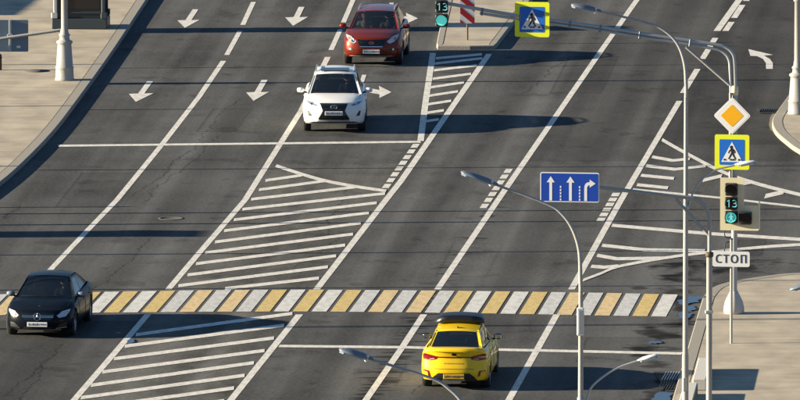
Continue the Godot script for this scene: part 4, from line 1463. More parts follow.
func make_wheel(t: Node, x: float, z: float, r: float, w: float) -> void:
	var side := signf(x)
	var f := Transform3D(Basis.from_euler(Vector3(0, 0, -PI / 2 * side)), Vector3(x - side * w * 0.5, r, z))
	var holder := Node3D.new()
	holder.name = "wheel"
	t.add_child(holder, true)
	var st := new_st()
	var ri := r * 0.66
	lathe(st, f, [Vector2(ri, -w / 2), Vector2(r * 0.93, -w / 2), Vector2(r, -w / 2 + 0.03), Vector2(r, w / 2 - 0.03), Vector2(r * 0.93, w / 2), Vector2(ri, w / 2), Vector2(ri - 0.015, w / 2 - 0.03)], 30)
	obj("tyre", st, M.tyre, holder)
	st = new_st()
	lathe(st, f, [Vector2(ri, w / 2 - 0.02), Vector2(ri - 0.025, w / 2 - 0.01), Vector2(ri - 0.035, w / 2 - 0.05), Vector2(ri - 0.04, 0.0), Vector2(0, 0.0)], 26)
	for k in 5:
		var a := TAU * k / 5 + 0.3
		bx(st, f * Transform3D(Basis.from_euler(Vector3(0, a, 0)), Vector3(cos(-a) * ri * 0.5, w / 2 - 0.04, sin(-a) * ri * 0.5)), Vector3(ri * 0.98, 0.03, 0.06), 0.008)
	lathe(st, f, [Vector2(0.06, 0.0), Vector2(0.055, w / 2 - 0.015), Vector2(0, w / 2 - 0.01)], 14)
	obj("rim", st, M.rim, holder)

func make_mirror(c: Dictionary, t: Node, side: float, m: Material) -> void:
	var st := new_st()
	soft(st)
	var o := Vector3(side * c.mirror[0], c.mirror[1], c.L * 0.5 - c.mirror[2])
	var n := 12
	for i in 6:
		for k in n:
			var q := []
			for e in [[i, k], [i + 1, k], [i + 1, k + 1], [i, k + 1]]:
				var th: float = PI * e[0] / 6.0
				var ph: float = TAU * e[1] / n
				var v := Vector3(cos(th), sin(th) * cos(ph), sin(th) * sin(ph))
				v = Vector3(signf(v.x) * pow(absf(v.x), 0.7) * 0.112, signf(v.y) * pow(absf(v.y), 0.7) * 0.075, v.z * (0.085 if v.z > 0 else 0.05))
				q.append(o + v)
			quad(st, q[0], q[1], q[2], q[3])
	var h := obj("wing_mirror", st, m, t)
	st = new_st()
	bx(st, at(o + Vector3(side * -0.11, -0.055, 0.0), Vector3(0, 0, side * 0.3)), Vector3(0.16, 0.05, 0.07), 0.012)
	obj("mirror_foot", st, M.trim, h)
	st = new_st()
	bx(st, at(o + Vector3(0, 0, -0.048)), Vector3(0.165, 0.10, 0.012), 0.004)
	obj("mirror_glass", st, M.chrome, h)

func number_plate(c: Dictionary, t: Node, front: bool, y: float, m: Material, seed: int) -> void:
	var z: float = (c.L * 0.5 - nose(c, 0.26, y) + 0.028) if front else (-c.L * 0.5 + tail(c, 0.26, y) - 0.028)
	var s := 1.0 if front else -1.0
	var st := new_st()
	bx(st, at(Vector3(0, y, z - s * 0.018)), Vector3(0.53, 0.125, 0.036), 0.006)
	var p := obj("number_plate", st, m, t)
	var rng := RandomNumberGenerator.new()
	rng.seed = seed
	st = new_st()
	for k in 9:
		var h := rng.randf_range(0.03, 0.062)
		bx(st, at(Vector3(s * (-0.215 + k * 0.054), y + rng.randf_range(-0.006, 0.006), z + s * 0.003)), Vector3(rng.randf_range(0.012, 0.03), h, 0.004))
	obj("worn_characters", st, M.plate_ink, p)

func seat(parent: Node, x: float, y: float, z: float, w: float) -> void:
	var st := new_st()
	bx(st, at(Vector3(x, y, z + 0.18)), Vector3(w, 0.16, 0.5), 0.04)
	bx(st, at(Vector3(x, y + 0.33, z - 0.17), Vector3(-0.2, 0, 0)), Vector3(w, 0.62, 0.14), 0.04)
	for k in (1 if w < 0.7 else 2):
		var hx := x if w < 0.7 else x + (k - 0.5) * w * 0.55
		bx(st, at(Vector3(hx, y + 0.74, z - 0.26), Vector3(-0.15, 0, 0)), Vector3(0.26, 0.17, 0.1), 0.035)
	obj("seat", st, M.seat, parent)

func make_car(c: Dictionary, label: String, pos: Vector2, turn: float, paint: Material) -> Node3D:
	var t := thing(c.name, label, c.category, Vector3(pos.x, 0.0, pos.y), turn)
	obj("body", car_body(c), paint, t)
	var hz: float = c.L * 0.5
	# glasshouse corners
	var cw := Vector3(c.gw[0], c.gy[0], hz - c.cowl)
	var rf := Vector3(c.gw[1], c.gy[1], hz - c.roof_f)
	var rr := Vector3(c.gw[2], c.gy[2], hz - c.roof_r)
	var dk := Vector3(c.gw[3], c.gy[3], hz - c.deck)
	var F := Vector3(-1, 1, 1)
	var b0 := Vector3(0, 0.015, 0.16)
	var b1 := Vector3(0, 0.045, 0.09)
	var b2 := Vector3(0, 0.045, -0.05)
	var b3 := Vector3(0, 0.01, -0.11)
	var st := new_st()
	var panes := [new_st()]
	glazed(st, panes, [cw * F, cw, rf * F, rf, b0, b1], [[0.045, 0.955, 0.0, 0.955]], true)
	obj("windscreen", panes[0], M.glass, t)
	panes = [new_st()]
	glazed(st, panes, [dk * F, dk, rr * F, rr, b3, b2], [c.rear_pane], false)
	obj("rear_window", panes[0], M.glass if c.has("clear_rear") else M.dark_glass, t)
	for side in [-1.0, 1.0]:
		var G := Vector3(side, 1, 1)
		panes = [new_st(), new_st()]
		var o := Vector3(0.02 * side, 0, 0)
		glazed(st, panes, [cw * G, dk * G, rf * G, rr * G, o, o], c.side_panes, side < 0)
		obj("side_window", panes[0], M.glass, t)
		obj("side_window", panes[1], M.dark_glass, t)
	obj("pillars", st, paint, t)
	# roof
	st = new_st()
	soft(st)
	for i in 14:
		for j in 10:
			var q := []
			for e in [[i, j], [i + 1, j], [i + 1, j + 1], [i, j + 1]]:
				var v: float = e[1] / 10.0
				var p := bowed(rf * F, rf, rr * F, rr, b1, b2, e[0] / 14.0, v)
				p.y += c.roof_arch * 4.0 * v * (1.0 - v)
				q.append(p)
			quad(st, q[0], q[3], q[2], q[1])
	var roof := obj("roof", st, paint, t)
	if c.has("sunroof"):
		st = new_st()
		var zs: float = hz - c.roof_f - 0.45
		bx(st, at(Vector3(0, c.gy[1] + 0.045 + c.roof_arch, zs), Vector3(0.03, 0, 0)), Vector3(0.84, 0.02, 0.62), 0.008)
		obj("sunroof", st, M.gloss_black, roof)
	if c.has("rails"):
		for side in [-1.0, 1.0]:
			st = new_st()
			var x: float = side * (c.gw[1] - 0.035)
			var yr: float = c.gy[1] + c.roof_arch
			tube(st, curve([Vector3(x, c.gy[1] - 0.03, rf.z - 0.30), Vector3(x, yr + 0.03, rf.z - 0.52), Vector3(x * 0.99, yr + 0.06, (rf.z + rr.z) * 0.5), Vector3(x * 0.98, yr + 0.03, rr.z + 0.3), Vector3(x * 0.97, c.gy[2] + 0.01, rr.z + 0.12)], 4), 0.02, 8)
			obj("roof_rail", st, M.silver, roof)
	# wheels
	for z in [hz - c.fo, hz - c.fo - c.wb]:
		for side in [-1.0, 1.0]:
			make_wheel(t, side * (c.W * 0.5 - 0.012), z, c.wheel, 0.23)
	for side in [-1.0, 1.0]:
		make_mirror(c, t, side, c.mirror_mat)
		# shut lines of the doors and handles
		for s in [c.cowl + 0.22, c.cowl + 1.28, c.cowl + 2.25]:
			st = new_st()
			var sec := section(c, s)
			var line := []
			for k in range(4, 9):
				line.append(body_point(c, sec[k], s, side) + Vector3(side * 0.0015, 0, 0))
			tube(st, line, 0.006, 5)
			obj("door_seam", st, M.trim, t)
		for s in [c.cowl + 1.12, c.cowl + 2.1]:
			st = new_st()
			var sec := section(c, s)
			bx(st, at(body_point(c, sec[7], s, side) + Vector3(side * 0.012, -0.04, 0)), Vector3(0.03, 0.03, 0.2), 0.008)
			obj("door_handle", st, paint, t)
	for side in [-1.0, 1.0]:
		st = new_st()
		var line := []
		var s: float = 0.30
		while s < c.cowl - 0.02:
			line.append(body_point(c, section(c, s)[9] * Vector2(0.96, 1.0), s, side) + Vector3(0, 0.003, 0))
			s += 0.08
		tube(st, line, 0.005, 5)
		obj("bonnet_seam", st, M.trim, t)
	# cabin
	var y0: float = c.seat_y
	st = new_st()
	bx(st, at(Vector3(0, y0 - 0.16, (cw.z + dk.z) * 0.5)), Vector3(c.gw[0] * 1.8, 0.1, cw.z - dk.z - 0.1), 0.02)
	bx(st, at(Vector3(0, c.gy[0] - 0.16, cw.z - 0.12)), Vector3(c.gw[0] * 1.8, 0.24, 0.5), 0.06)
	bx(st, at(Vector3(0, c.gy[3] - 0.10, dk.z + 0.12)), Vector3(c.gw[3] * 1.7, 0.1, 0.5), 0.03)
	var cab := obj("cabin_lining", st, M.cabin, t)
	var sz: float = cw.z - c.seat_back
	for x in [-0.37, 0.37]:
		seat(cab, x, y0, sz, 0.5)
	seat(cab, 0.0, y0 + 0.02, sz - 0.85, 1.25)
	st = new_st()
	var ring := []
	for k in 21:
		var a := TAU * k / 20
		ring.append(Vector3(0.37 + cos(a) * 0.18, y0 + 0.36 + sin(a) * 0.17, sz + 0.44 + sin(a) * 0.07))
	tube(st, ring, 0.016, 6, false)
	obj("steering_wheel", st, M.trim, cab)
	# wipers
	for x in [[-0.05, 0.55], [-0.62, -0.08]]:
		st = new_st()
		var line := []
		for k in 6:
			var u: float = (lerpf(x[0], x[1], k / 5.0) / c.gw[0] + 1.0) * 0.5
			line.append(bowed(cw * F, cw, rf * F, rf, b0, b1, u, 0.05 + 0.03 * k / 5.0) + Vector3(0, 0.012, 0.016))
		tube(st, line, 0.008, 5)
		obj("wiper", st, M.trim, t)
	return t

func build_white_suv() -> void:
	var c := {"name": "white_crossover", "category": "car", "L": 4.77, "W": 1.885, "wb": 2.74, "fo": 0.93, "wheel": 0.37, "plan": 0.40, "plan_pow": 3.0, "rplan": 0.25, "crown": 0.035,
		"front_lean": [[0.2, 0.14], [0.38, 0.03], [0.55, 0.0], [0.72, 0.02], [0.90, 0.09], [1.0, 0.26]], "rear_lean": [[0.3, 0.08], [0.6, 0.0], [0.9, 0.05], [1.1, 0.12]],
		"width": [[0, 0.86], [0.2, 0.90], [0.6, 0.935], [1.5, 0.9425], [3.6, 0.9425], [4.4, 0.91], [4.77, 0.84]], "top": [[0, 0.90], [0.08, 0.95], [0.3, 0.995], [0.8, 1.05], [1.25, 1.085], [1.6, 1.09], [4.2, 1.10], [4.6, 1.06], [4.77, 1.0]],
		"bottom": [[0, 0.33], [0.25, 0.26], [1.5, 0.28], [4.2, 0.28], [4.77, 0.40]],
		"cowl": 1.22, "roof_f": 2.02, "roof_r": 4.02, "deck": 4.58, "gw": [0.80, 0.605, 0.585, 0.74], "gy": [1.075, 1.585, 1.565, 1.09], "roof_arch": 0.035,
		"rear_pane": [0.08, 0.92, 0.12, 0.86], "side_panes": [[0.12, 0.47, 0.06, 0.88], [0.51, 0.88, 0.06, 0.86]],
		"mirror": [1.02, 1.15, 1.55], "mirror_mat": M.white_paint, "seat_y": 0.60, "seat_back": 1.12, "sunroof": true, "rails": true}
	var q := Vector2(-1.96, -16.57)
	var a := -0.012
	var t := make_car(c, "white crossover with a dark waisted grille and a black glass roof panel", q - Vector2(sin(a), cos(a)) * (c.L * 0.5 - c.fo), a, M.white_paint)
	# waisted grille with bars, badge, plate, lower lip
	var g := obj("grille", skin_patch(c, true, poly([Vector2(-0.41, 0.90), Vector2(0.41, 0.90), Vector2(0.33, 0.70), Vector2(0.37, 0.62), Vector2(0.47, 0.45), Vector2(0.44, 0.42), Vector2(-0.44, 0.42), Vector2(-0.47, 0.45), Vector2(-0.37, 0.62), Vector2(-0.33, 0.70)]), 0.006), M.gloss_black, t)
	for y in [0.50, 0.74, 0.86]:
		var hw: float = 0.40 if y < 0.6 else 0.33 + (y - 0.70) * 0.35
		obj("grille_bar", skin_patch(c, true, poly([Vector2(-hw, y), Vector2(hw, y), Vector2(hw, y + 0.018), Vector2(-hw, y + 0.018)]), 0.016), M.trim, g)
	obj("grille_frame", skin_patch(c, true, poly([Vector2(-0.43, 0.90), Vector2(0.43, 0.90), Vector2(0.42, 0.925), Vector2(-0.42, 0.925)]), 0.014), M.chrome, g)
	var st := new_st()
	var z: float = c.L * 0.5 - nose(c, 0.0, 0.80) + 0.02
	var pts := []
	for k in 25:
		pts.append(Vector3(cos(TAU * k / 24) * 0.095, 0.805 + sin(TAU * k / 24) * 0.06, z))
	tube(st, pts, 0.010, 6, false)
	tube(st, [Vector3(0.03, 0.845, z), Vector3(-0.035, 0.785, z), Vector3(0.06, 0.785, z)], 0.009, 6)
	obj("badge", st, M.chrome, g)
	number_plate(c, t, true, 0.625, M.plate, 4)
	obj("bumper_intake", skin_patch(c, true, poly([Vector2(-0.50, 0.37), Vector2(0.50, 0.37), Vector2(0.47, 0.41), Vector2(-0.47, 0.41)]), 0.012), M.silver, t)
	obj("bumper_lip", skin_patch(c, true, poly([Vector2(-0.74, 0.33), Vector2(0.74, 0.33), Vector2(0.60, 0.365), Vector2(-0.60, 0.365)]), 0.01), M.trim, t)
	var lamps := pair(c, t, true, "headlight", [Vector2(0.50, 0.86), Vector2(0.56, 0.835), Vector2(0.74, 0.87), Vector2(0.835, 0.95), Vector2(0.84, 0.985), Vector2(0.66, 0.945)], 0.008, M.lamp_clear)
	for k in 2:
		var sx := 1.0 if k == 0 else -1.0
		obj("lamp_bezel", skin_patch(c, true, poly([Vector2(0.52 * sx, 0.862), Vector2(0.57 * sx, 0.845), Vector2(0.73 * sx, 0.878), Vector2(0.80 * sx, 0.945), Vector2(0.66 * sx, 0.92)]), 0.012), M.lamp_grey, lamps[k])
		obj("projector", skin_patch(c, true, disc(0.032, Vector2(0.67 * sx, 0.892), 14), 0.018), M.chrome, lamps[k])
	pair(c, t, true, "fog_light", [Vector2(0.66, 0.53), Vector2(0.77, 0.54), Vector2(0.80, 0.68), Vector2(0.76, 0.69)], 0.008, M.trim)
	pair(c, t, false, "tail_light", [Vector2(0.45, 0.86), Vector2(0.84, 0.84), Vector2(0.84, 1.0), Vector2(0.6, 1.0)], 0.008, M.tail_red)
	person(t, c, 0.37, M.shirt_dark, M.hair_dark, "person in dark clothes driving the white crossover")

func build_red_suv() -> void:
	var c := {"name": "red_crossover", "category": "car", "L": 4.44, "W": 1.855, "wb": 2.64, "fo": 0.90, "wheel": 0.36, "plan": 0.36, "plan_pow": 2.8, "rplan": 0.25, "crown": 0.04,
		"front_lean": [[0.2, 0.16], [0.36, 0.03], [0.5, 0.0], [0.66, 0.02], [0.84, 0.08], [1.0, 0.28]], "rear_lean": [[0.3, 0.08], [0.6, 0.0], [0.9, 0.05], [1.1, 0.12]],
		"width": [[0, 0.84], [0.2, 0.885], [0.6, 0.92], [1.5, 0.9275], [3.4, 0.9275], [4.1, 0.90], [4.44, 0.83]], "top": [[0, 0.85], [0.08, 0.91], [0.3, 0.985], [0.8, 1.05], [1.15, 1.075], [1.5, 1.08], [4.0, 1.12], [4.3, 1.07], [4.44, 1.0]],
		"bottom": [[0, 0.31], [0.25, 0.25], [1.4, 0.26], [3.9, 0.27], [4.44, 0.40]],
		"cowl": 1.10, "roof_f": 1.85, "roof_r": 3.75, "deck": 4.25, "gw": [0.79, 0.595, 0.57, 0.72], "gy": [1.065, 1.54, 1.53, 1.10], "roof_arch": 0.035,
		"rear_pane": [0.08, 0.92, 0.12, 0.86], "side_panes": [[0.12, 0.47, 0.06, 0.88], [0.51, 0.86, 0.10, 0.86]],
		"mirror": [1.0, 1.13, 1.42], "mirror_mat": M.red_paint, "seat_y": 0.56, "seat_back": 1.08, "rails": true}
	var q := Vector2(-0.83, -34.10)
	var a := -0.075
	var t := make_car(c, "dark red crossover with a slim black grille waiting behind the white car", q - Vector2(sin(a), cos(a)) * (c.L * 0.5 - c.fo), a, M.red_paint)
	var g := obj("grille", skin_patch(c, true, poly([Vector2(-0.45, 0.85), Vector2(-0.15, 0.835), Vector2(0.15, 0.835), Vector2(0.45, 0.85), Vector2(0.40, 0.68), Vector2(0.32, 0.645), Vector2(-0.32, 0.645), Vector2(-0.40, 0.68)]), 0.006), M.gloss_black, t)
	obj("grille_bar", skin_patch(c, true, poly([Vector2(-0.38, 0.735), Vector2(0.38, 0.735), Vector2(0.38, 0.75), Vector2(-0.38, 0.75)]), 0.014), M.trim, g)
	obj("grille_frame", skin_patch(c, true, poly([Vector2(-0.34, 0.62), Vector2(0.34, 0.62), Vector2(0.35, 0.642), Vector2(-0.35, 0.642)]), 0.016), M.chrome, g)
	var st := new_st()
	var z: float = c.L * 0.5 - nose(c, 0.0, 0.745) + 0.022
	prism(st, Transform3D.IDENTITY, disc(0.085, Vector2(0, 0.745), 20, 0.045), z - 0.01, z)
	obj("badge", st, M.chrome, g)
	st = new_st()
	prism(st, Transform3D.IDENTITY, disc(0.070, Vector2(0, 0.745), 20, 0.034), z, z + 0.003)
	obj("badge_face", st, M.sign_red, g)
	number_plate(c, t, true, 0.475, M.plate, 7)
	obj("lower_intake", skin_patch(c, true, poly([Vector2(-0.52, 0.33), Vector2(0.52, 0.33), Vector2(0.46, 0.40), Vector2(-0.46, 0.40)]), 0.008), M.trim, t)
	obj("bumper_lip", skin_patch(c, true, poly([Vector2(-0.72, 0.31), Vector2(0.72, 0.31), Vector2(0.6, 0.335), Vector2(-0.6, 0.335)]), 0.012), M.silver, t)
	var lamps := pair(c, t, true, "headlight", [Vector2(0.47, 0.78), Vector2(0.56, 0.715), Vector2(0.70, 0.77), Vector2(0.81, 0.90), Vector2(0.83, 0.975), Vector2(0.66, 0.93)], 0.008, M.lamp_clear)
	for k in 2:
		var sx := 1.0 if k == 0 else -1.0
		obj("projector", skin_patch(c, true, disc(0.05, Vector2(0.60 * sx, 0.80), 14), 0.018), M.chrome, lamps[k])
		obj("turn_lens", skin_patch(c, true, disc(0.038, Vector2(0.72 * sx, 0.87), 12), 0.018), M.amber_lens, lamps[k])
	var fogs := pair(c, t, true, "fog_light", [Vector2(0.58, 0.49), Vector2(0.76, 0.51), Vector2(0.76, 0.59), Vector2(0.62, 0.58)], 0.008, M.trim)
	for k in 2:
		obj("fog_lens", skin_patch(c, true, disc(0.034, Vector2(0.675 * (1.0 if k == 0 else -1.0), 0.54), 12), 0.016), M.lamp_clear, fogs[k])
	pair(c, t, false, "tail_light", [Vector2(0.45, 0.86), Vector2(0.82, 0.84), Vector2(0.82, 0.98), Vector2(0.6, 0.98)], 0.008, M.tail_red)
	person(t, c, 0.37, M.shirt_grey, M.hair_dark, "person in grey clothes driving the red crossover")
	person(t, c, -0.37, M.shirt_pale, M.hair_fair, "fair haired person in pale clothes in the red crossover's passenger seat")

func build_black_sedan() -> void:
	var c := {"name": "black_saloon", "category": "car", "L": 4.69, "W": 1.81, "wb": 2.84, "fo": 0.83, "wheel": 0.33, "plan": 0.42, "plan_pow": 2.8, "rplan": 0.25, "crown": 0.03,
		"front_lean": [[0.15, 0.12], [0.28, 0.02], [0.4, 0.0], [0.55, 0.02], [0.70, 0.09], [0.80, 0.26]], "rear_lean": [[0.3, 0.08], [0.6, 0.0], [0.85, 0.04], [1.0, 0.12]],
		"width": [[0, 0.83], [0.2, 0.865], [0.6, 0.90], [1.4, 0.905], [3.6, 0.905], [4.3, 0.87], [4.69, 0.80]], "top": [[0, 0.70], [0.08, 0.745], [0.3, 0.80], [0.8, 0.875], [1.35, 0.93], [1.6, 0.93], [3.9, 0.99], [4.4, 0.99], [4.69, 0.93]],
		"bottom": [[0, 0.22], [0.3, 0.18], [1.3, 0.18], [4.2, 0.20], [4.69, 0.32]],
		"cowl": 1.32, "roof_f": 2.10, "roof_r": 3.25, "deck": 4.15, "gw": [0.77, 0.56, 0.55, 0.70], "gy": [0.915, 1.37, 1.345, 0.985], "roof_arch": 0.03,
		"rear_pane": [0.06, 0.94, 0.10, 0.92], "side_panes": [[0.12, 0.46, 0.06, 0.88], [0.50, 0.82, 0.06, 0.86]],
		"mirror": [0.94, 0.97, 1.62], "mirror_mat": M.lamp_grey, "seat_y": 0.38, "seat_back": 1.10}
	var q := Vector2(-9.40, 28.16)
	var a := -0.118
	var t := make_car(c, "glossy black saloon with a round star badge entering the striped crossing", q - Vector2(sin(a), cos(a)) * (c.L * 0.5 - c.fo), a, M.black_paint)
	var g := obj("grille", skin_patch(c, true, poly([Vector2(-0.45, 0.665), Vector2(0.45, 0.665), Vector2(0.42, 0.56), Vector2(0.33, 0.485), Vector2(-0.33, 0.485), Vector2(-0.42, 0.56)]), 0.006), M.gloss_black, t)
	for y in [0.565, 0.60]:
		obj("grille_bar", skin_patch(c, true, poly([Vector2(-0.41, y - 0.010), Vector2(0.41, y - 0.010), Vector2(0.42, y + 0.010), Vector2(-0.42, y + 0.010)]), 0.02), M.chrome, g)
	var st := new_st()
	var z: float = c.L * 0.5 - nose(c, 0.0, 0.58) + 0.035
	var pts := []
	for k in 29:
		pts.append(Vector3(cos(TAU * k / 28) * 0.095, 0.58 + sin(TAU * k / 28) * 0.095, z))
	tube(st, pts, 0.010, 6, false)
	for k in 3:
		var an := PI / 2 + TAU * k / 3
		tube(st, [Vector3(0, 0.58, z + 0.006), Vector3(cos(an) * 0.09, 0.58 + sin(an) * 0.09, z)], [0.022, 0.006], 6)
	obj("badge", st, M.chrome, g)
	number_plate(c, t, true, 0.375, M.plate, 11)
	obj("lower_intake", skin_patch(c, true, poly([Vector2(-0.40, 0.25), Vector2(0.40, 0.25), Vector2(0.36, 0.31), Vector2(-0.36, 0.31)]), 0.008), M.trim, t)
	obj("bumper_blade", skin_patch(c, true, poly([Vector2(-0.62, 0.215), Vector2(0.62, 0.215), Vector2(0.60, 0.235), Vector2(-0.60, 0.235)]), 0.014), M.chrome, t)
	pair(c, t, true, "bumper_vent", [Vector2(0.46, 0.27), Vector2(0.74, 0.30), Vector2(0.74, 0.42), Vector2(0.62, 0.40)], 0.008, M.trim)
	pair(c, t, true, "vent_blade", [Vector2(0.48, 0.255), Vector2(0.75, 0.285), Vector2(0.75, 0.305), Vector2(0.48, 0.275)], 0.018, M.chrome)
	var lamps := pair(c, t, true, "headlight", [Vector2(0.50, 0.60), Vector2(0.56, 0.545), Vector2(0.72, 0.57), Vector2(0.81, 0.69), Vector2(0.81, 0.735), Vector2(0.62, 0.70)], 0.008, M.lamp_clear)
	for k in 2:
		var sx := 1.0 if k == 0 else -1.0
		obj("projector", skin_patch(c, true, disc(0.038, Vector2(0.62 * sx, 0.625), 14), 0.014), M.chrome, lamps[k])
		obj("light_strip", skin_patch(c, true, poly([Vector2(0.60 * sx, 0.672), Vector2(0.62 * sx, 0.695), Vector2(0.80 * sx, 0.73), Vector2(0.80 * sx, 0.71)]), 0.017), M.lamp_white, lamps[k])
	st = new_st()
	prism(st, at(Vector3(0, 0.805, hz_of(c) - 0.42), Vector3(-1.45, 0, 0)), disc(0.03, Vector2.ZERO, 14), 0.0, 0.012)
	obj("bonnet_badge", st, M.chrome, t)
	pair(c, t, false, "tail_light", [Vector2(0.42, 0.74), Vector2(0.78, 0.72), Vector2(0.78, 0.90), Vector2(0.5, 0.86)], 0.008, M.tail_red)
	person(t, c, 0.37, M.shirt_dark, M.hair_dark, "person in dark clothes driving the black saloon")

func hz_of(c: Dictionary) -> float:
	return c.L * 0.5

func build_taxi() -> void:
	var c := {"name": "yellow_taxi", "category": "taxi", "L": 4.40, "W": 1.75, "wb": 2.60, "fo": 0.85, "wheel": 0.31, "plan": 0.40, "plan_pow": 2.8, "rplan": 0.30, "crown": 0.03,
		"front_lean": [[0.15, 0.12], [0.3, 0.02], [0.45, 0.0], [0.6, 0.03], [0.75, 0.1], [0.85, 0.26]], "rear_lean": [[0.2, 0.12], [0.34, 0.02], [0.5, 0.0], [0.62, 0.03], [0.80, 0.10], [0.93, 0.10], [1.02, 0.05], [1.06, 0.10]],
		"width": [[0, 0.80], [0.2, 0.84], [0.6, 0.87], [1.4, 0.875], [3.4, 0.875], [4.0, 0.86], [4.40, 0.82]], "top": [[0, 0.72], [0.08, 0.77], [0.3, 0.84], [0.8, 0.93], [1.2, 0.98], [1.5, 0.98], [3.7, 1.04], [4.2, 1.06], [4.36, 1.06], [4.40, 1.03]],
		"bottom": [[0, 0.24], [0.3, 0.19], [1.3, 0.2], [3.9, 0.2], [4.40, 0.26]],
		"cowl": 1.15, "roof_f": 1.95, "roof_r": 3.18, "deck": 3.92, "gw": [0.74, 0.555, 0.545, 0.69], "gy": [0.965, 1.42, 1.395, 1.05], "roof_arch": 0.03,
		"rear_pane": [0.055, 0.945, 0.04, 0.90], "side_panes": [[0.12, 0.48, 0.06, 0.88], [0.52, 0.84, 0.06, 0.86]],
		"mirror": [0.915, 1.02, 1.50], "mirror_mat": M.gloss_black, "seat_y": 0.42, "clear_rear": true, "seat_back": 1.08}
	var q := Vector2(1.44, 37.79)
	var a := PI - 0.082
	var rear: Vector2 = Vector2(sin(a), cos(a)) * (c.L * 0.5 - c.fo - c.wb)
	var t := make_car(c, "yellow saloon taxi with a black roof box driving away from the crossing", q - rear, a, M.taxi_paint)
	var lamps := pair(c, t, false, "tail_light", [Vector2(0.40, 0.865), Vector2(0.44, 0.80), Vector2(0.60, 0.765), Vector2(0.80, 0.785), Vector2(0.81, 0.90), Vector2(0.76, 0.935)], 0.010, M.tail_red)
	for k in 2:
		var sx := 1.0 if k == 0 else -1.0
		obj("reversing_lens", skin_patch(c, false, poly([Vector2(0.50 * sx, 0.805), Vector2(0.62 * sx, 0.785), Vector2(0.64 * sx, 0.80), Vector2(0.51 * sx, 0.822)]), 0.018), M.tail_clear, lamps[k])
	obj("boot_light_strip", skin_patch(c, false, poly([Vector2(-0.41, 0.838), Vector2(0.41, 0.838), Vector2(0.41, 0.868), Vector2(-0.41, 0.868)]), 0.012), M.tail_red, t)
	obj("boot_lip", skin_patch(c, false, poly([Vector2(-0.68, 1.0), Vector2(0.68, 1.0), Vector2(0.60, 1.035), Vector2(-0.60, 1.035)]), 0.03), M.taxi_paint, t)
	obj("boot_seam", skin_patch(c, false, poly([Vector2(-0.50, 0.56), Vector2(0.50, 0.56), Vector2(0.50, 0.567), Vector2(-0.50, 0.567)]), 0.003), M.trim, t)
	var st := new_st()
	var z: float = -c.L * 0.5 + tail(c, 0.0, 0.915) - 0.012
	prism(st, Transform3D.IDENTITY, disc(0.062, Vector2(0, 0.925), 20, 0.033), z - 0.01, z + 0.02)
	obj("badge", st, M.gloss_black, t)
	# faint worn lettering on the boot lid, unreadable in the picture
	st = new_st()
	for k in 11:
		var x := -0.24 + k * 0.047
		st.append_from(patch_mesh(c, poly([Vector2(x, 0.685), Vector2(x + 0.030, 0.685), Vector2(x + 0.030, 0.715), Vector2(x, 0.715)])), 0, Transform3D.IDENTITY)
	add_mesh("worn_lettering", st.commit(), M.ochre, t)
	obj("rear_diffuser", skin_patch(c, false, poly([Vector2(-0.60, 0.25), Vector2(0.60, 0.25), Vector2(0.52, 0.36), Vector2(0.40, 0.455), Vector2(-0.40, 0.455), Vector2(-0.52, 0.36)]), 0.006), M.trim, t)
	number_plate(c, t, false, 0.375, M.plate_yellow, 15)
	obj("exhaust_trim", skin_patch(c, false, poly([Vector2(-0.30, 0.255), Vector2(0.30, 0.255), Vector2(0.26, 0.295), Vector2(-0.26, 0.295)]), 0.014), M.silver, t)
	pair(c, t, false, "reflector_pod", [Vector2(0.60, 0.36), Vector2(0.66, 0.37), Vector2(0.68, 0.47), Vector2(0.80, 0.50), Vector2(0.80, 0.53), Vector2(0.64, 0.51)], 0.008, M.tail_red)
	pair(c, t, true, "headlight", [Vector2(0.50, 0.62), Vector2(0.56, 0.56), Vector2(0.72, 0.58), Vector2(0.79, 0.70), Vector2(0.79, 0.74), Vector2(0.62, 0.70)], 0.008, M.lamp_clear)
	st = new_st()
	soft(st)
	var zr: float = c.L * 0.5 - 3.1
	bx(st, at(Vector3(0, 1.465, zr), Vector3(0.2, 0, 0)), Vector3(0.035, 0.05, 0.12), 0.012)
	obj("aerial_fin", st, M.trim, t)
	# roof box: a flat black lozenge on two feet
	var b := thing("roof_box", "flat black carrier box across the yellow taxi's roof", "roof box", t.position + Vector3(0, 1.49, 0), a)
	st = new_st()
	soft(st)
	var rings := []
	for k in 9:
		var u := -1.0 + 2.0 * k / 8.0
		var f := pow(1.0 - pow(absf(u), 12.0), 0.5)
		var ring := []
		for j in 14:
			var an := TAU * j / 14
			var cx := signf(cos(an)) * pow(absf(cos(an)), 0.28)
			var cy := signf(sin(an)) * pow(absf(sin(an)), 0.28)
			ring.append(Vector3(u * (0.595 - 0.04 * cy), 0.10 + cy * 0.105 * (0.72 + 0.28 * f) - 0.035 * u * u, 0.05 + cx * 0.40 * (0.7 + 0.3 * f)))
		rings.append(ring)
	for k in 8:
		for j in 14:
			var n := (j + 1) % 14
			quad(st, rings[k][j], rings[k + 1][j], rings[k + 1][n], rings[k][n])
	for e in [0, 8]:
		for j in range(1, 13):
			if e == 0:
				tri(st, rings[e][0], rings[e][j], rings[e][j + 1])
			else:
				tri(st, rings[e][0], rings[e][j + 1], rings[e][j])
	obj("shell", st, M.box_black, b)
	for x in [-0.42, 0.42]:
		st = new_st()
		bx(st, at(Vector3(x, 0.0, 0.1)), Vector3(0.06, 0.1, 0.5), 0.012)
		obj("foot", st, M.trim, b)
	person(t, c, 0.37, M.shirt_grey, M.hair_fair, "person in grey clothes driving the yellow taxi")

func patch_mesh(c: Dictionary, p: PackedVector2Array) -> Mesh:
	var st := skin_patch(c, false, p, 0.003)
	st.generate_normals()
	return st.commit()

# ---------------------------------------------------------------- people
var body_mesh: Mesh
var shirt_mesh: Mesh
var hair_mesh: Mesh
var face_mesh: Mesh

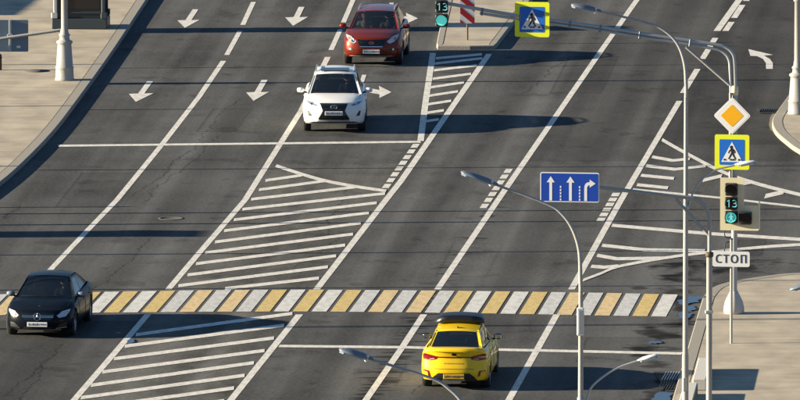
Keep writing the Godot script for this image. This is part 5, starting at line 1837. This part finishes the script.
# surface nets over tapered capsules [a, ra, b, rb]
func blob(st: SurfaceTool, caps: Array, cell: float, fat := 0.0, k := 0.03) -> void:
	var lo := Vector3(9, 9, 9)
	var hi := -lo
	for c in caps:
		for e in [[c[0], c[1]], [c[2], c[3]]]:
			var r: Vector3 = Vector3.ONE * (e[1] + fat + cell * 2.0)
			lo = lo.min(e[0] - r)
			hi = hi.max(e[0] + r)
	var n := Vector3i(((hi - lo) / cell).ceil()) + Vector3i.ONE
	var f := PackedFloat32Array()
	f.resize(n.x * n.y * n.z)
	f.fill(1.0)
	for c in caps:
		var a: Vector3 = c[0]
		var b: Vector3 = c[2]
		var ra: float = c[1] + fat
		var rb: float = c[3] + fat
		var ab := b - a
		var ll := maxf(ab.length_squared(), 1e-9)
		var m := Vector3.ONE * (maxf(ra, rb) + 0.06)
		var i0 := Vector3i(((a.min(b) - m - lo) / cell).floor()).clamp(Vector3i.ZERO, n - Vector3i.ONE)
		var i1 := Vector3i(((a.max(b) + m - lo) / cell).ceil()).clamp(Vector3i.ZERO, n - Vector3i.ONE)
		for z in range(i0.z, i1.z + 1):
			for y in range(i0.y, i1.y + 1):
				for x in range(i0.x, i1.x + 1):
					var p := lo + Vector3(x, y, z) * cell
					var t := clampf((p - a).dot(ab) / ll, 0.0, 1.0)
					var d := p.distance_to(a + ab * t) - lerpf(ra, rb, t)
					var i := (z * n.y + y) * n.x + x
					var o := f[i]
					var h := maxf(k - absf(o - d), 0.0) / k
					f[i] = minf(o, d) - h * h * k * 0.25
	var ids := {}
	var vs := []
	var step := [1, n.x, n.x * n.y]
	for z in n.z - 1:
		for y in n.y - 1:
			for x in n.x - 1:
				var i := (z * n.y + y) * n.x + x
				var s := Vector3.ZERO
				var cnt := 0
				for e in [[0, 0, 0, 0], [0, 0, 1, 0], [0, 0, 0, 1], [0, 0, 1, 1], [1, 0, 0, 0], [1, 1, 0, 0], [1, 0, 0, 1], [1, 1, 0, 1], [2, 0, 0, 0], [2, 1, 0, 0], [2, 0, 1, 0], [2, 1, 1, 0]]:
					var q := Vector3(e[1], e[2], e[3])
					var j: int = i + e[1] + e[2] * n.x + e[3] * n.x * n.y
					var u := f[j]
					var v := f[j + step[e[0]]]
					if (u < 0.0) != (v < 0.0):
						q[e[0]] += u / (u - v)
						s += q
						cnt += 1
				if cnt:
					ids[i] = vs.size()
					vs.append(lo + (Vector3(x, y, z) + s / cnt) * cell)
	soft(st)
	for i in ids:
		var u := f[i]
		for ax in 3:
			var v := f[i + step[ax]]
			if (u < 0.0) != (v < 0.0):
				var s1: int = step[(ax + 1) % 3]
				var s2: int = step[(ax + 2) % 3]
				if ids.has(i - s1) and ids.has(i - s2) and ids.has(i - s1 - s2):
					var q := [vs[ids[i]], vs[ids[i - s1]], vs[ids[i - s1 - s2]], vs[ids[i - s2]]]
					if u < 0.0:
						quad(st, q[0], q[1], q[2], q[3])
					else:
						quad(st, q[3], q[2], q[1], q[0])

func make_people() -> void:
	var V := func(x: float, y: float, z: float) -> Vector3: return Vector3(x, y, z)
	var torso := [[V.call(0, 0.06, 0.02), 0.145, V.call(0, 0.26, -0.03), 0.135], [V.call(0, 0.26, -0.03), 0.135, V.call(0, 0.45, -0.06), 0.13], [V.call(-0.15, 0.49, -0.06), 0.065, V.call(0.15, 0.49, -0.06), 0.065]]
	var limbs := []
	for s in [-1.0, 1.0]:
		limbs.append_array([[V.call(0.18 * s, 0.48, -0.06), 0.062, V.call(0.235 * s, 0.26, 0.10), 0.047], [V.call(0.235 * s, 0.26, 0.10), 0.045, V.call(0.16 * s, 0.35, 0.34), 0.033]])
		limbs.append_array([[V.call(0.09 * s, 0.07, 0.02), 0.09, V.call(0.15 * s, 0.13, 0.42), 0.062], [V.call(0.15 * s, 0.13, 0.42), 0.06, V.call(0.15 * s, -0.13, 0.60), 0.045]])
	var neck := [[V.call(0, 0.50, -0.06), 0.062, V.call(0, 0.64, -0.045), 0.055]]
	var st := new_st()
	blob(st, torso + limbs + neck + [[V.call(0, 0.70, -0.03), 0.08, V.call(0, 0.70, -0.03), 0.08]], 0.026)
	# head and hands on finer grids
	var head := [[V.call(0, 0.76, -0.045), 0.098, V.call(0, 0.74, -0.02), 0.09], [V.call(0, 0.66, 0.02), 0.05, V.call(0, 0.72, 0.0), 0.07], [V.call(0, 0.725, 0.068), 0.012, V.call(0, 0.70, 0.082), 0.016], [V.call(-0.088, 0.73, -0.03), 0.016, V.call(-0.09, 0.70, -0.028), 0.012], [V.call(0.088, 0.73, -0.03), 0.016, V.call(0.09, 0.70, -0.028), 0.012], [V.call(0, 0.62, -0.045), 0.054, V.call(0, 0.68, -0.03), 0.06]]
	blob(st, head, 0.011, 0.0, 0.02)
	for s in [-1.0, 1.0]:
		var hand := [[V.call(0.16 * s, 0.35, 0.33), 0.032, V.call(0.155 * s, 0.375, 0.40), 0.030]]
		for k in 4:
			var o: Vector3 = V.call((0.175 - 0.018 * k) * s, 0.385, 0.415)
			hand.append([o, 0.010, o + V.call(0, 0.028, 0.028), 0.0095])
			hand.append([o + V.call(0, 0.028, 0.028), 0.0095, o + V.call(0, 0.010, 0.052), 0.0085])
		hand.append([V.call(0.135 * s, 0.37, 0.37), 0.012, V.call(0.112 * s, 0.40, 0.41), 0.010])
		blob(st, hand, 0.008, 0.0, 0.006)
	st.generate_normals()
	body_mesh = st.commit()
	st = new_st()
	blob(st, torso + limbs, 0.028, 0.014)
	st.generate_normals()
	shirt_mesh = st.commit()
	st = new_st()
	blob(st, [[V.call(0, 0.775, -0.06), 0.104, V.call(0, 0.80, -0.02), 0.075], [V.call(0, 0.70, -0.095), 0.05, V.call(0, 0.76, -0.09), 0.06]], 0.012, 0.0, 0.02)
	st.generate_normals()
	hair_mesh = st.commit()
	st = new_st()
	for s in [-1.0, 1.0]:
		bx(st, at(V.call(0.034 * s, 0.745, 0.066)), Vector3(0.022, 0.010, 0.012), 0.003)
		bx(st, at(V.call(0.034 * s, 0.765, 0.067)), Vector3(0.034, 0.006, 0.010), 0.002)
	bx(st, at(V.call(0, 0.672, 0.068)), Vector3(0.042, 0.008, 0.010), 0.003)
	st.generate_normals()
	face_mesh = st.commit()

func person(car: Node3D, c: Dictionary, x: float, shirt: Material, hair: Material, label: String) -> void:
	var z: float = c.L * 0.5 - c.cowl - c.seat_back
	var p := car.transform * Vector3(x, c.seat_y + 0.07, z + 0.04)
	var t := thing("person", label, "person", p, car.rotation.y)
	add_mesh("body", body_mesh, M.skin, t)
	add_mesh("clothing", shirt_mesh, shirt, t)
	add_mesh("hair", hair_mesh, hair, t)
	add_mesh("face", face_mesh, M.eye, t)

func _ready() -> void:
	# camera: a long lens from a high window across the road
	var cam := Camera3D.new()
	cam.name = "camera"
	add_child(cam)
	cam.position = Vector3(0, 43.6, 345.13)
	cam.rotation_degrees = Vector3(-7.2, 0, 0)
	cam.fov = 1.88
	cam.near = 5.0
	cam.far = 4000.0
	cam.current = true
	# clear evening sky
	var env := Environment.new()
	env.background_mode = Environment.BG_SKY
	var sky := Sky.new()
	var sm := ProceduralSkyMaterial.new()
	sm.sky_top_color = Color(0.29, 0.42, 0.57)
	sm.sky_horizon_color = Color(0.50, 0.63, 0.76)
	sm.sky_curve = 0.15
	sm.ground_bottom_color = Color(0.22, 0.21, 0.2)
	sm.ground_horizon_color = Color(0.3, 0.33, 0.36)
	sm.energy_multiplier = 0.40
	sky.sky_material = sm
	env.sky = sky
	env.tonemap_mode = Environment.TONE_MAPPER_LINEAR
	env.tonemap_exposure = 3.1
	env.sdfgi_enabled = true
	env.ssao_enabled = true
	env.ssil_enabled = true
	var we := WorldEnvironment.new()
	we.name = "world_environment"
	we.environment = env
	add_child(we)
	# low sun from the left
	var sun := DirectionalLight3D.new()
	sun.name = "sun"
	add_child(sun)
	var el := deg_to_rad(13.6)
	var d := Vector3(cos(el), -sin(el), -0.05 * cos(el)).normalized()
	sun.look_at_from_position(Vector3.ZERO, d, Vector3.UP)
	sun.light_color = Color(1.0, 0.94, 0.82)
	sun.light_energy = 1.6
	sun.light_angular_distance = 0.5
	sun.shadow_enabled = true

	make_materials()
	build_road()
	build_pavements()
	build_puddles()
	build_furniture()
	build_signs()
	make_people()
	build_white_suv()
	build_red_suv()
	build_black_sedan()
	build_taxi()
